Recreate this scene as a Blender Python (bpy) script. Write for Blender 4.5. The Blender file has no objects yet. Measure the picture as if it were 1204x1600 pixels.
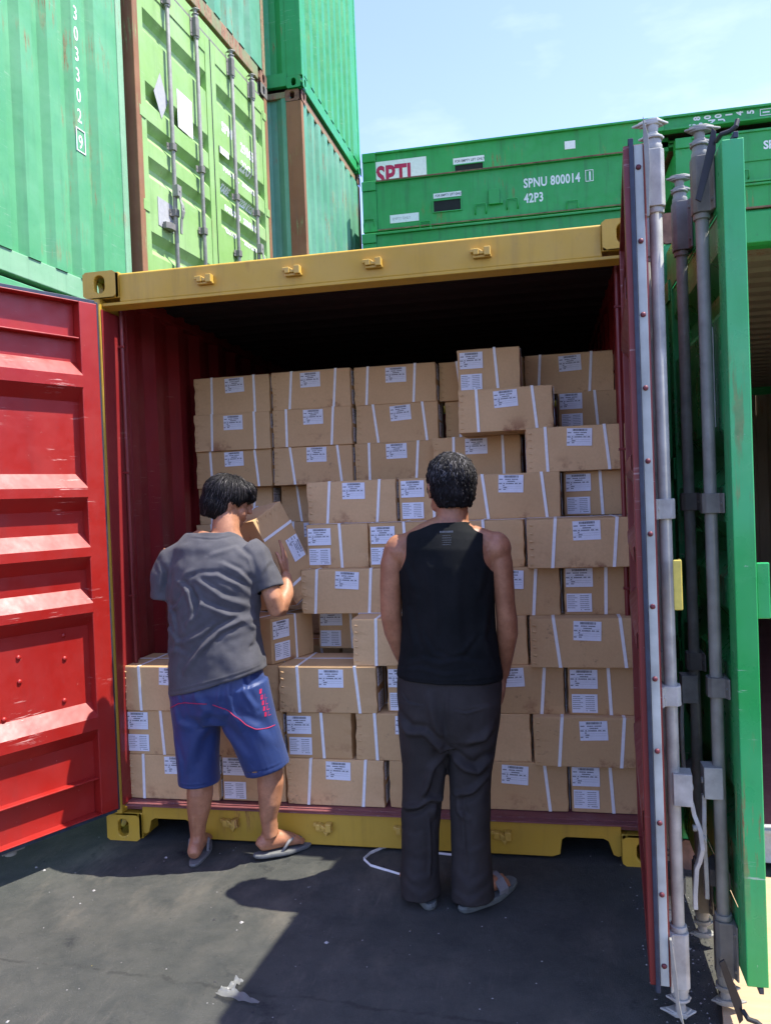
import bpy, bmesh, math, random
import numpy as np
from mathutils import Vector, Matrix, Euler, noise as mnoise
R = math.radians
random.seed(7); rng = np.random.RandomState(7)
S = bpy.context.scene
COL = S.collection

# ------------------------------------------------------------------ camera
def cam_axes(yaw, pitch, roll):
    cy, sy, cp, sp, cr, sr = math.cos(yaw), math.sin(yaw), math.cos(pitch), math.sin(pitch), math.cos(roll), math.sin(roll)
    f = Vector((-sy*cp, cy*cp, sp)); r = Vector((cy, sy, 0)); u = r.cross(f)
    return cr*r + sr*u, -sr*r + cr*u, f
CAM_POS = Vector((2.0052, -3.2610, 1.5199))
ar, au, af = cam_axes(0.196095, -0.0178376, -0.0382133)
cd = bpy.data.cameras.new('camera'); cam = bpy.data.objects.new('camera', cd); COL.objects.link(cam)
m = Matrix((ar, au, -af)).transposed().to_4x4(); m.translation = CAM_POS
cam.matrix_world = m
cd.sensor_fit = 'VERTICAL'; cd.sensor_height = 32.0; cd.sensor_width = 24.08
cd.lens = 1230.0/1600.0*32.0
cd.clip_start = 0.05; cd.clip_end = 2000
S.camera = cam

# ------------------------------------------------------------------ sky and sun
SUN_TRAVEL = Vector((-0.507, -0.034, -1.0)).normalized()
elev = math.asin(-SUN_TRAVEL.z)
az = math.atan2(-SUN_TRAVEL.x, -SUN_TRAVEL.y)       # clockwise from +Y
w = bpy.data.worlds.new('World'); S.world = w; w.use_nodes = True
nt = w.node_tree; nt.nodes.clear()
out = nt.nodes.new('ShaderNodeOutputWorld'); bg = nt.nodes.new('ShaderNodeBackground')
sky = nt.nodes.new('ShaderNodeTexSky'); sky.sky_type = 'NISHITA'; sky.sun_disc = False
sky.sun_elevation = elev; sky.sun_rotation = az; sky.air_density = 1.1; sky.dust_density = .7; sky.ozone_density = 3.0
tc = nt.nodes.new('ShaderNodeTexCoord'); mp = nt.nodes.new('ShaderNodeMapping'); mp.inputs['Scale'].default_value = (1.0, 1.6, 3.0)
cn = nt.nodes.new('ShaderNodeTexNoise'); cn.inputs['Scale'].default_value = 1.7; cn.inputs['Detail'].default_value = 7; cn.inputs['Roughness'].default_value = 0.55
cr_ = nt.nodes.new('ShaderNodeMapRange'); cr_.inputs['From Min'].default_value = 0.52; cr_.inputs['From Max'].default_value = 0.80; cr_.inputs['To Max'].default_value = 0.38
mx = nt.nodes.new('ShaderNodeMix'); mx.data_type = 'RGBA'; mx.inputs['B'].default_value = (4.6, 4.8, 5.2, 1)
nt.links.new(tc.outputs['Generated'], mp.inputs['Vector']); nt.links.new(mp.outputs[0], cn.inputs['Vector'])
nt.links.new(cn.outputs[0], cr_.inputs['Value']); nt.links.new(cr_.outputs[0], mx.inputs['Factor'])
tint = nt.nodes.new('ShaderNodeMix'); tint.data_type = 'RGBA'; tint.blend_type = 'MULTIPLY'; tint.inputs['Factor'].default_value = 1; tint.inputs['B'].default_value = (.76, .665, .86, 1)
nt.links.new(sky.outputs[0], tint.inputs['A']); nt.links.new(tint.outputs['Result'], mx.inputs['A']); nt.links.new(mx.outputs['Result'], bg.inputs['Color'])
bg.inputs['Strength'].default_value = 0.15
nt.links.new(bg.outputs[0], out.inputs['Surface'])
sd = bpy.data.lights.new('sun', 'SUN'); sd.energy = 2.9; sd.angle = R(0.53); sd.color = (1.0, 0.95, 0.86)
sun = bpy.data.objects.new('sun', sd); COL.objects.link(sun)
sun.rotation_euler = SUN_TRAVEL.to_track_quat('-Z', 'Y').to_euler(); sun.location = (6, 0, 10)
S.view_settings.view_transform = 'Standard'; S.view_settings.look = 'None'
S.view_settings.exposure = 1.85; S.view_settings.gamma = 1; S.view_settings.use_curve_mapping = False
S.cycles.max_bounces = 8; S.cycles.diffuse_bounces = 5

# ------------------------------------------------------------------ helpers
class MB:
    def __init__(s): s.v = []; s.f = []; s.m = []
    def add(s, vs, fs, m=0):
        b = len(s.v); s.v += [tuple(v) for v in vs]
        for f in fs: s.f.append(tuple(b+i for i in f)); s.m.append(m)
        return s
    def box(s, x0, x1, y0, y1, z0, z1, m=0):
        vs = [(x, y, z) for x in (x0, x1) for y in (y0, y1) for z in (z0, z1)]
        return s.add(vs, [(0,1,3,2),(4,6,7,5),(0,4,5,1),(2,3,7,6),(0,2,6,4),(1,5,7,3)], m)
    def prism(s, poly, axis, a, b, m=0):
        n = len(poly)
        def P(p, t):
            return {'x': (t, p[0], p[1]), 'y': (p[0], t, p[1]), 'z': (p[0], p[1], t)}[axis]
        vs = [P(p, a) for p in poly] + [P(p, b) for p in poly]
        fs = [tuple(range(n))[::-1], tuple(range(n, 2*n))] + [(i, (i+1) % n, n+(i+1) % n, n+i) for i in range(n)]
        return s.add(vs, fs, m)
    def cyl(s, p0, p1, r, n=12, m=0, r1=None):
        return s.tube([p0, p1], [r, r if r1 is None else r1], n, m)
    def tube(s, pts, r, n=10, m=0):
        pts = [Vector(p) for p in pts]
        if not isinstance(r, (list, tuple)): r = [r]*len(pts)
        vs = []; fs = []; ref = None
        for i, p in enumerate(pts):
            t = (pts[min(i+1, len(pts)-1)] - pts[max(i-1, 0)]).normalized()
            if ref is None: ref = Vector((0, 0, 1)) if abs(t.z) < .9 else Vector((1, 0, 0))
            e1 = (ref - t*ref.dot(t)).normalized(); ref = e1; e2 = t.cross(e1)
            for k in range(n):
                a = 2*math.pi*k/n
                vs.append(p + e1*math.cos(a)*r[i] + e2*math.sin(a)*r[i])
        for i in range(len(pts)-1):
            for k in range(n):
                fs.append((i*n+k, i*n+(k+1) % n, (i+1)*n+(k+1) % n, (i+1)*n+k))
        fs.append(tuple(range(n))[::-1]); L = (len(pts)-1)*n; fs.append(tuple(range(L, L+n)))
        return s.add(vs, fs, m)
    def loft(s, rings, side=(1, 0, 0), n=22, m=0):
        """rings: (cx,cy,cz,r_side,r_other[,power])"""
        P = [Vector(r[:3]) for r in rings]; side = Vector(side); vs = []; fs = []
        for i, p in enumerate(P):
            t = (P[min(i+1, len(P)-1)] - P[max(i-1, 0)]).normalized()
            e1 = (side - t*side.dot(t)).normalized(); e2 = t.cross(e1)
            for k in range(n):
                a = 2*math.pi*k/n; c, sn = math.cos(a), math.sin(a)
                q = rings[i][5] if len(rings[i]) > 5 else 1.0
                c = math.copysign(abs(c)**q, c); sn = math.copysign(abs(sn)**q, sn)
                vs.append(p + e1*c*rings[i][3] + e2*sn*rings[i][4])
        for i in range(len(P)-1):
            for k in range(n):
                fs.append((i*n+k, i*n+(k+1) % n, (i+1)*n+(k+1) % n, (i+1)*n+k))
        fs.append(tuple(range(n))[::-1]); L = (len(P)-1)*n; fs.append(tuple(range(L, L+n)))
        return s.add(vs, fs, m)
    def ball(s, c, r, M=None, n=16, m=0):
        vs = []; fs = []; h = n//2
        for i in range(1, h):
            t = math.pi*i/h
            for k in range(n):
                a = 2*math.pi*k/n
                vs.append(Vector((r[0]*math.sin(t)*math.cos(a), r[1]*math.sin(t)*math.sin(a), r[2]*math.cos(t))))
        vs += [Vector((0, 0, r[2])), Vector((0, 0, -r[2]))]; T = len(vs)-2
        for i in range(h-2):
            for k in range(n): fs.append((i*n+k, (i+1)*n+k, (i+1)*n+(k+1) % n, i*n+(k+1) % n))
        for k in range(n):
            fs.append((T, k, (k+1) % n)); fs.append((T+1, (h-2)*n+(k+1) % n, (h-2)*n+k))
        vs = [(M @ v if M else v) + Vector(c) for v in vs]
        return s.add(vs, fs, m)
    def mesh(s, name, mats, smooth=False):
        me = bpy.data.meshes.new(name); me.from_pydata(s.v, [], s.f)
        for mt in (mats if isinstance(mats, (list, tuple)) else [mats]): me.materials.append(mt)
        me.polygons.foreach_set('material_index', s.m)
        if smooth: me.polygons.foreach_set('use_smooth', [True]*len(me.polygons))
        me.update(); return me
    def build(s, name, mats, parent=None, bevel=0, smooth=False, loc=None, rot=None, fix=False):
        me = s.mesh(name, mats, smooth)
        if fix:
            bm = bmesh.new(); bm.from_mesh(me); bmesh.ops.recalc_face_normals(bm, faces=bm.faces); bm.to_mesh(me); bm.free()
        return link(name, me, parent, bevel, loc, rot)

def link(name, me, parent=None, bevel=0, loc=None, rot=None):
    o = bpy.data.objects.new(name, me); COL.objects.link(o)
    if parent is not None: o.parent = parent
    if loc is not None: o.location = loc
    if rot is not None: o.rotation_euler = rot
    if bevel:
        b = o.modifiers.new('bevel', 'BEVEL'); b.width = bevel; b.segments = 2; b.limit_method = 'ANGLE'; b.angle_limit = R(40)
        b.harden_normals = False
    return o

def tag(o, label=None, cat=None, group=None, kind=None):
    if label: o['label'] = label
    if cat: o['category'] = cat
    if group: o['group'] = group
    if kind: o['kind'] = kind
    return o
def empty(name, loc, rz=0, label=None, cat=None, group=None):
    o = bpy.data.objects.new(name, None); COL.objects.link(o); o.location = loc; o.rotation_euler = (0, 0, rz)
    o.empty_display_size = .2
    return tag(o, label, cat, group)

def text_mesh(s, size, spacing=1.0, bold=0.0, align='LEFT'):
    cu = bpy.data.curves.new('txt', 'FONT'); cu.body = s; cu.size = size; cu.space_character = spacing; cu.align_x = align
    cu.offset = bold; cu.resolution_u = 3
    o = bpy.data.objects.new('txt', cu); COL.objects.link(o)
    bpy.context.view_layer.update()
    me = bpy.data.meshes.new_from_object(o.evaluated_get(bpy.context.evaluated_depsgraph_get()))
    bpy.data.objects.remove(o); return me
def place_text(name, s, size, M, mat, parent, spacing=1.0, bold=0.0, narrow=1.0, align='LEFT', cut=None, surf=None):
    me = text_mesh(s, size, spacing, bold, align)
    bm = bmesh.new(); bm.from_mesh(me)
    bmesh.ops.transform(bm, matrix=M @ Matrix.Diagonal((narrow, 1, 1, 1)), verts=bm.verts)
    if cut:
        for z in cut:
            bmesh.ops.bisect_plane(bm, geom=bm.verts[:]+bm.edges[:]+bm.faces[:], plane_co=(0, 0, z), plane_no=(0, 0, 1))
    if surf:
        for v in bm.verts: v.co = surf(v.co)
    bm.to_mesh(me); bm.free(); me.materials.clear(); me.materials.append(mat)
    return link(name, me, parent)

# ------------------------------------------------------------------ materials
class NT:
    def __init__(s, name):
        s.mat = bpy.data.materials.new(name); s.mat.use_nodes = True; s.t = s.mat.node_tree
        s.b = s.t.nodes['Principled BSDF']; s.tc = s.t.nodes.new('ShaderNodeTexCoord')
    def n(s, ty, **k):
        x = s.t.nodes.new(ty)
        for a, v in k.items():
            if a.startswith('_'): setattr(x, a[1:], v)
            else:
                x.inputs[a.replace('__', ' ')].default_value = v
        return x
    def l(s, a, b): s.t.links.new(a, b)
    def coord(s, scale=(1, 1, 1), src='Object'):
        mpn = s.n('ShaderNodeMapping'); mpn.inputs['Scale'].default_value = scale
        s.l(s.tc.outputs[src], mpn.inputs['Vector']); return mpn.outputs[0]
    def world(s, scale=(1, 1, 1)):
        g = s.n('ShaderNodeNewGeometry'); mpn = s.n('ShaderNodeMapping'); mpn.inputs['Scale'].default_value = scale
        s.l(g.outputs['Position'], mpn.inputs['Vector']); return mpn.outputs[0]
    def noise(s, vec, scale, detail=4, rough=.55, lo=.4, hi=.6, tmin=0, tmax=1):
        x = s.n('ShaderNodeTexNoise', Scale=scale, Detail=detail, Roughness=rough); s.l(vec, x.inputs['Vector'])
        mr = s.n('ShaderNodeMapRange'); mr.inputs[1].default_value = lo; mr.inputs[2].default_value = hi
        mr.inputs[3].default_value = tmin; mr.inputs[4].default_value = tmax
        s.l(x.outputs[0], mr.inputs[0]); return mr.outputs[0]
    def mix(s, fac, a, b):
        x = s.n('ShaderNodeMix', _data_type='RGBA')
        if isinstance(fac, (int, float)): x.inputs['Factor'].default_value = fac
        else: s.l(fac, x.inputs['Factor'])
        for k, v in (('A', a), ('B', b)):
            if isinstance(v, tuple): x.inputs[k].default_value = (*v[:3], 1)
            else: s.l(v, x.inputs[k])
        return x.outputs['Result']
    def math(s, op, a, b=None):
        x = s.n('ShaderNodeMath', _operation=op)
        for i, v in enumerate((a, b)):
            if v is None: continue
            if isinstance(v, (int, float)): x.inputs[i].default_value = v
            else: s.l(v, x.inputs[i])
        return x.outputs[0]
    def bump(s, h, strength=.3, dist=.002):
        x = s.n('ShaderNodeBump', Strength=strength, Distance=dist); s.l(h, x.inputs['Height']); s.l(x.outputs[0], s.b.inputs['Normal'])
    def fin(s, col=None, rough=None, metal=None, spec=None):
        for k, v in (('Base Color', col), ('Roughness', rough), ('Metallic', metal), ('Specular IOR Level', spec)):
            if v is None: continue
            if isinstance(v, tuple): s.b.inputs[k].default_value = (*v[:3], 1)
            elif isinstance(v, (int, float)): s.b.inputs[k].default_value = v
            else: s.l(v, s.b.inputs[k])
        return s.mat

def paint(name, col, faded=None, rust=.0, rustcol=(.16, .055, .02), rough=.45, dirt=.35, scuff=0.0, scuffcol=(.75, .72, .68), seed=0):
    t = NT(name); faded = faded or tuple(min(1, c*1.25+.02) for c in col)
    v = t.world((1, 1, 1)); vs = t.world((7, 7, .55)); vh = t.world((1.2, 1.2, 14))
    c = t.mix(t.noise(v, 1.3+seed*.13, 5, .6, .35, .68), col, faded)
    c = t.mix(t.noise(vs, 2.2, 5, .65, .52, .78, 0, dirt), c, tuple(x*.45+.02 for x in col))
    c = t.mix(t.noise(v, 38, 4, .7, .60, .72, 0, dirt*.6), c, tuple(x*.5+.03 for x in col))
    if scuff:
        c = t.mix(t.math('MULTIPLY', t.noise(v, 3.1, 3, .5, .56, .62), t.noise(t.world((2, 2, 26)), 3.0, 4, .7, .60-.0, .66, 0, scuff)), c, scuffcol)
        c = t.mix(t.noise(t.world((5, 5, 5)), 6.5, 5, .75, .71-.02*scuff, .735, 0, scuff), c, scuffcol)
    r = None
    if rust:
        big = t.noise(v, 2.6, 3, .5, .62-.3*rust, .80-.3*rust)
        fine = t.noise(vs, 6, 6, .75, .56-.12*rust, .62-.10*rust)
        r = t.math('MULTIPLY', big, fine)
        rc = t.mix(t.noise(v, 30, 4, .7, .35, .65), rustcol, tuple(min(1, x*2.1+.02) for x in rustcol))
        c = t.mix(r, c, rc)
    rg = t.noise(v, 9, 4, .6, .3, .7, rough-.1, rough+.14)
    if r is not None:
        mr = t.n('ShaderNodeMix'); t.l(r, mr.inputs[0]); t.l(rg, mr.inputs[2]); mr.inputs[3].default_value = .9; rg = mr.outputs[0]
    h = t.noise(v, 5, 3, .5, .2, .8); t.bump(h, .5, .006)
    return t.fin(c, rg)

def plain(name, col, rough=.6, metal=0.0, var=.15, scale=20, bump=.0, spec=None):
    t = NT(name); v = t.world()
    c = t.mix(t.noise(v, scale, 4, .6, .3, .7), tuple(x*(1-var) for x in col), tuple(min(1, x*(1+var)) for x in col))
    if bump: t.bump(t.noise(v, scale*3, 4, .6, .2, .8), bump, .002)
    return t.fin(c, rough, metal, spec)

M = {}
M['yellow'] = paint('yellow_paint', (.46, .275, .020), (.53, .335, .040), rust=.16, rough=.48, dirt=.45)
M['yellow_clean'] = paint('yellow_lug_paint', (.50, .31, .04), (.58, .38, .08), rust=.16, rough=.45, dirt=.3)
M['red'] = paint('red_paint', (.27, .009, .006), (.33, .018, .012), rust=.0, rough=.42, dirt=.30, scuff=.9, scuffcol=(.62, .34, .29))
M['red_dark'] = paint('dark_red_paint', (.22, .013, .015), (.27, .024, .022), rust=.05, rough=.45, dirt=.35, scuff=.6, scuffcol=(.45, .28, .2))
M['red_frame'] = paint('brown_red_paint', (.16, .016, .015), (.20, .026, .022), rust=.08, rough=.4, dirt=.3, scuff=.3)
M['green'] = paint('green_paint', (.013, .27, .065), (.025, .33, .10), rust=.10, rough=.45, dirt=.4, scuff=.15)
M['green_door'] = paint('bright_green_paint', (.011, .33, .060), (.05, .42, .15), rust=.25, rough=.3, dirt=.35, scuff=.45)
M['green_rack'] = paint('rack_green_paint', (.016, .27, .050), (.034, .34, .085), rust=.2, rough=.55, dirt=.7)
M['green_pale'] = paint('weathered_green_paint', (.055, .29, .11), (.12, .37, .18), rust=.22, rough=.6, dirt=.42, scuff=.12)
M['green_chalk'] = paint('chalky_green_paint', (.17, .37, .20), (.27, .45, .28), rust=.32, rough=.75, dirt=.5, scuff=.12)
M['teal'] = paint('teal_green_paint', (.065, .27, .15), (.14, .36, .23), rust=.28, rough=.65, dirt=.5)
M['lime'] = paint('lime_green_paint', (.20, .38, .085), (.30, .47, .19), rust=.10, rough=.6, dirt=.35, scuff=.15)
M['rusty'] = paint('rusty_green_steel', (.18, .24, .11), (.22, .20, .11), rust=1.0, rustcol=(.17, .075, .04), rough=.8, dirt=.5)
M['rustpost'] = paint('rust_eaten_post', (.27, .135, .060), (.20, .085, .038), rust=.35, rustcol=(.14, .20, .07), rough=.85, dirt=.6)
M['rust'] = plain('rusted_steel', (.19, .10, .06), .85, 0, .5, 14, .4)
M['galv'] = plain('galvanised_steel', (.24, .24, .205), .55, .0, .22, 16, .12)
M['galv_light'] = plain('pale_galvanised_steel', (.37, .375, .33), .55, .0, .28, 14, .1)
M['galv_dark'] = plain('dull_grey_steel', (.16, .155, .13), .65, .0, .25, 16, .15)
M['alu'] = plain('aluminium_strip', (.40, .43, .38), .45, .0, .3, 7)
M['rubber'] = plain('black_rubber', (.012, .013, .015), .55, 0, .3, 30)
M['bluerubber'] = plain('dark_gasket_rubber', (.02, .03, .05), .5, 0, .3, 30)
M['rivet'] = plain('oxide_rivet', (.12, .025, .03), .5, .2, .3, 40)
M['white'] = plain('white_decal', (.74, .75, .72), .6, 0, .08, 30)
M['fadedwhite'] = plain('faded_white_decal', (.58, .66, .52), .7, 0, .25, 30)
M['greysticker'] = plain('grey_sticker', (.36, .37, .36), .7, 0, .12, 40)
M['magenta'] = plain('magenta_lettering', (.45, .01, .07), .6, 0, .1, 20)
M['ink'] = plain('black_ink', (.02, .02, .022), .7, 0, .1, 20)
M['greyink'] = plain('grey_ink', (.16, .17, .17), .7, 0, .1, 20)
M['strap'] = plain('white_strapping', (.84, .85, .82), .42, 0, .06, 60)
M['ceiling'] = plain('shade_darkened_ceiling', (.016, .005, .005), .85, 0, .3, 12)  # roof red cut to near black; deep interior shade is in the colour
M['dark'] = plain('pocket_shade_black', (.012, .013, .013), .9, 0, .2, 20)  # near-black colour stands in for the shade inside forklift pockets
M['tanroof'] = paint('tan_grey_underside', (.22, .17, .115), (.30, .24, .17), rust=.25, rough=.8, dirt=.4)
M['concrete_sill'] = plain('worn_grey_sill', (.42, .42, .40), .7, .1, .25, 18, .2)

def carton_mat():
    t = NT('cardboard'); oi = t.n('ShaderNodeObjectInfo'); v = t.coord((1, 1, 1))
    a = t.mix(oi.outputs['Random'], (.56, .36, .165), (.76, .51, .26))
    vec = t.n('ShaderNodeVectorMath', _operation='ADD'); t.l(v, vec.inputs[0])
    cx = t.n('ShaderNodeCombineXYZ'); 
    for i in range(3): t.l(t.math('MULTIPLY', oi.outputs['Random'], 37.0+i*11), cx.inputs[i])
    t.l(cx.outputs[0], vec.inputs[1]); V = vec.outputs[0]
    a = t.mix(t.noise(V, 3.5, 4, .6, .3, .7, 0, .5), a, (.55, .34, .155))
    a = t.mix(t.noise(V, 90, 3, .7, .35, .7, 0, .22), a, (.45, .275, .125))
    # dirt and red rubbed stains with a shape of their own, near the bottom edge
    sx = t.n('ShaderNodeSeparateXYZ'); t.l(t.tc.outputs['Object'], sx.inputs[0])
    low = t.n('ShaderNodeMapRange'); low.inputs[1].default_value = .075; low.inputs[2].default_value = .0; t.l(sx.outputs[2], low.inputs[0])
    st = t.math('MULTIPLY', t.noise(V, 7, 5, .7, .56, .66), low.outputs[0])
    a = t.mix(t.math('MULTIPLY', st, .75), a, (.20, .055, .03))
    sc = t.math('MULTIPLY', t.noise(V, 16, 6, .8, .60, .68), t.noise(V, 2.2, 2, .5, .5, .6))
    a = t.mix(t.math('MULTIPLY', sc, .45), a, (.12, .085, .05))
    vf = t.n('ShaderNodeMapping'); vf.inputs['Scale'].default_value = (1, 1, 1); t.l(V, vf.inputs['Vector'])
    wv = t.n('ShaderNodeTexWave', Scale=55.0, Distortion=1.0); wv.bands_direction = 'X' if hasattr(wv, 'bands_direction') else 'X'
    t.l(vf.outputs[0], wv.inputs['Vector'])
    t.bump(t.math('ADD', t.math('MULTIPLY', wv.outputs['Fac'], .35), t.noise(V, 8, 4, .6, .2, .8)), .35, .0025)
    return t.fin(a, .78, 0, .25)
M['carton'] = carton_mat()
M['label'] = plain('label_paper', (.78, .81, .85), .6, 0, .04, 60)

def ground_mat():
    t = NT('worn_asphalt'); v = t.world()
    c = t.mix(t.noise(v, 1.1, 6, .65, .35, .65), (.053, .056, .048), (.078, .079, .069))
    c = t.mix(t.noise(v, 7, 6, .7, .42, .70, 0, .7), c, (.034, .039, .037))
    # dusty tan patches with a slight drag direction, scattered scuffs, dark damp blotches
    g = t.n('ShaderNodeNewGeometry')
    mpn = t.n('ShaderNodeMapping'); mpn.inputs['Rotation'].default_value = (0, 0, R(-30)); mpn.inputs['Scale'].default_value = (1.7, .8, 1); t.l(g.outputs['Position'], mpn.inputs['Vector'])
    streak = t.noise(mpn.outputs[0], 3.0, 8, .68, .50, .68)
    patch = t.noise(v, 1.15, 3, .5, .47, .60)
    c = t.mix(t.math('MULTIPLY', t.math('MULTIPLY', streak, patch), .6), c, (.150, .135, .105))
    mp2 = t.n('ShaderNodeMapping'); mp2.inputs['Rotation'].default_value = (0, 0, R(-34)); mp2.inputs['Scale'].default_value = (34, 3.2, 1); t.l(g.outputs['Position'], mp2.inputs['Vector'])
    c = t.mix(t.math('MULTIPLY', t.math('MULTIPLY', t.noise(mp2.outputs[0], 1.6, 4, .7, .55, .70), t.noise(v, 2.1, 3, .5, .55, .66)), .5), c, (.15, .135, .11))
    c = t.mix(t.noise(v, 3.3, 6, .75, .60, .70, 0, .75), c, (.018, .020, .022))
    # long hairline seam across the foreground
    vo = t.n('ShaderNodeTexVoronoi', Scale=150.0); t.l(v, vo.inputs['Vector'])
    sp = t.n('ShaderNodeMapRange'); sp.inputs[1].default_value = .22; sp.inputs[2].default_value = .06; t.l(vo.outputs['Distance'], sp.inputs[0])
    c = t.mix(t.math('MULTIPLY', sp.outputs[0], t.noise(v, 25, 3, .5, .45, .65, 0, .5)), c, (.24, .23, .21))
    c = t.mix(t.noise(v, 320, 3, .8, .62, .74, 0, .55), c, (.20, .195, .18))
    c = t.mix(t.noise(v, 240, 3, .8, .60, .72, 0, .6), c, (.012, .013, .014))
    sxx = t.n('ShaderNodeSeparateXYZ'); t.l(g.outputs['Position'], sxx.inputs[0])
    ln = t.math('ABSOLUTE', t.math('ADD', t.math('ADD', sxx.outputs[1], t.math('MULTIPLY', sxx.outputs[0], .06)), t.math('ADD', t.noise(v, 5, 5, .7, 0, 1, .86, .96), 0.0)))
    lm = t.n('ShaderNodeMapRange'); lm.inputs[1].default_value = .010; lm.inputs[2].default_value = .003; t.l(ln, lm.inputs[0])
    c = t.mix(t.math('MULTIPLY', lm.outputs[0], t.noise(v, 8, 4, .7, .40, .55, 0, .35)), c, (.012, .012, .012))
    h = t.math('ADD', t.noise(v, 210, 5, .8, .2, .8), t.math('MULTIPLY', t.noise(v, 9, 4, .6, .2, .8), 2.0))
    t.bump(h, .8, .004)
    return t.fin(c, t.noise(v, 6, 4, .6, .3, .7, .78, .96), 0, .15)
M['ground'] = ground_mat()

def wood_mat():
    t = NT('pale_plywood'); v = t.world((1.2, 14, 1))
    c = t.mix(t.noise(v, 2.0, 6, .6, .3, .7), (.46, .34, .20), (.38, .26, .145))
    c = t.mix(t.noise(t.world(), 3, 4, .6, .58, .75, 0, .5), c, (.35, .27, .19))
    t.bump(t.noise(v, 8, 4, .6, .2, .8), .3, .002)
    return t.fin(c, .75)
M['ply'] = wood_mat()
def floor_mat():
    t = NT('mauve_floor_paint'); v = t.world((1, 1, 1))
    c = t.mix(t.noise(v, 5, 5, .7, .35, .65), (.22, .075, .072), (.17, .05, .05))
    c = t.mix(t.noise(t.world((3, 14, 1)), 6, 5, .8, .56, .70, 0, .8), c, (.26, .20, .17))
    return t.fin(c, .6)
M['floor'] = floor_mat()

def skin_mat(name, a, b):
    t = NT(name); v = t.world()
    c = t.mix(t.noise(v, 11, 6, .7, .36, .64), tuple(x*.82 for x in a), b)
    c = t.mix(t.noise(v, 70, 5, .7, .50, .72, 0, .55), c, tuple(x*.62 for x in a))
    c = t.mix(t.noise(v, 4, 3, .5, .55, .7, 0, .35), c, (a[0]*1.05, a[1]*.8, a[2]*.8))
    t.bump(t.noise(v, 350, 3, .6, .2, .8), .25, .0006)
    t.b.inputs['Subsurface Weight'].default_value = .08; t.b.inputs['Subsurface Radius'].default_value = (.012, .005, .003)
    t.b.inputs['Subsurface Scale'].default_value = 1.0
    return t.fin(c, .47, 0, .4)
M['skin'] = skin_mat('brown_skin', (.37, .165, .085), (.45, .215, .115))
M['skin2'] = skin_mat('tanned_skin', (.32, .14, .072), (.40, .185, .10))
def cloth(name, a, b, rough=.85, sheen=.0, weave=900, spec=.2, blot=.0):
    t = NT(name); v = t.world()
    c = t.mix(t.noise(v, 7, 6, .7, .38, .62), a, b)
    c = t.mix(t.noise(v, 220, 2, .6, .3, .7, 0, .25), c, tuple(x*.7 for x in a))
    t.bump(t.noise(v, weave, 2, .5, .2, .8), .25, .0008)
    t.b.inputs['Sheen Weight'].default_value = sheen
    return t.fin(c, rough, 0, spec)
M['greyshirt'] = cloth('grey_cotton', (.066, .066, .072), (.090, .089, .096), .9, .05, spec=.1)
M['tank'] = cloth('black_jersey', (.006, .0075, .008), (.011, .012, .013), .85, .0, spec=.12)
M['trouser'] = cloth('dark_brown_twill', (.026, .0235, .022), (.038, .034, .032), .75, .0, spec=.18)
M['shorts'] = cloth('blue_satin', (.009, .026, .105), (.012, .036, .14), .52, .1, spec=.5)
M['piping'] = plain('crimson_piping', (.42, .01, .06), .6, 0, .1, 30)
def hair_mat(name, a, b, hi):
    t = NT(name); v = t.coord((60, 60, 8)); c = t.mix(t.noise(v, 2.0, 4, .6, .35, .65), a, b)
    c = t.mix(t.noise(t.coord((8, 8, 5)), 2.4, 3, .6, .56, .72, 0, .5), c, hi)
    t.bump(t.noise(v, 3, 4, .7, .2, .8), .5, .003)
    return t.fin(c, .58, 0, .18)
M['hair1'] = hair_mat('black_hair', (.004, .0035, .004), (.009, .008, .008), (.035, .03, .032))
M['hair2'] = hair_mat('greying_black_hair', (.005, .0045, .005), (.013, .012, .013), (.07, .065, .065))
M['sole'] = plain('grey_foam_sole', (.13, .135, .13), .8, 0, .2, 30, .2)
M['sole2'] = plain('green_grey_foam_sole', (.10, .115, .105), .8, 0, .2, 30, .2)
M['strapgrey'] = plain('grey_sandal_strap', (.17, .17, .17), .7, 0, .2, 30)
M['brownhair'] = plain('brown_black_hair', (.035, .027, .025), .45, 0, .4, 50)
M['greyhair'] = plain('grey_hair', (.12, .115, .115), .5, 0, .3, 50)
M['eye'] = plain('eye_white', (.6, .58, .55), .3, 0, .02, 20)
t_ = NT('clear_plastic_film'); t_.b.inputs['Transmission Weight'].default_value = .65; t_.b.inputs['Alpha'].default_value = .75; t_.b.inputs['IOR'].default_value = 1.3
M['film'] = t_.fin((.45, .46, .43), .3, 0, .5)
M['pebble'] = plain('pale_grit', (.28, .27, .25), .9, 0, .3, 40)
M['darkpebble'] = plain('dark_grit', (.03, .03, .03), .9, 0, .3, 40)
M['leafy'] = plain('yellow_leaf', (.45, .36, .05), .8, 0, .2, 40)
M['holdback'] = plain('yellow_plate', (.55, .45, .08), .5, 0, .15, 30)
M['glass'] = plain('dark_screen', (.01, .01, .012), .2, 0, .1, 20)

# ------------------------------------------------------------------ ground
g = MB(); N = 40
xs = [-300, -60, -12] + list(np.linspace(-6, 8, 30)) + [14, 60, 300]
ys = [-300, -60, -14] + list(np.linspace(-6, 8, 30)) + [16, 60, 300]
def gz(x, y):
    return 0.0
g.add([(x, y, gz(x, y)) for x in xs for y in ys], [(i*len(ys)+j, (i+1)*len(ys)+j, (i+1)*len(ys)+j+1, i*len(ys)+j+1) for i in range(len(xs)-1) for j in range(len(ys)-1)])
tag(g.build('ground', M['ground']), kind='structure')

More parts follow.
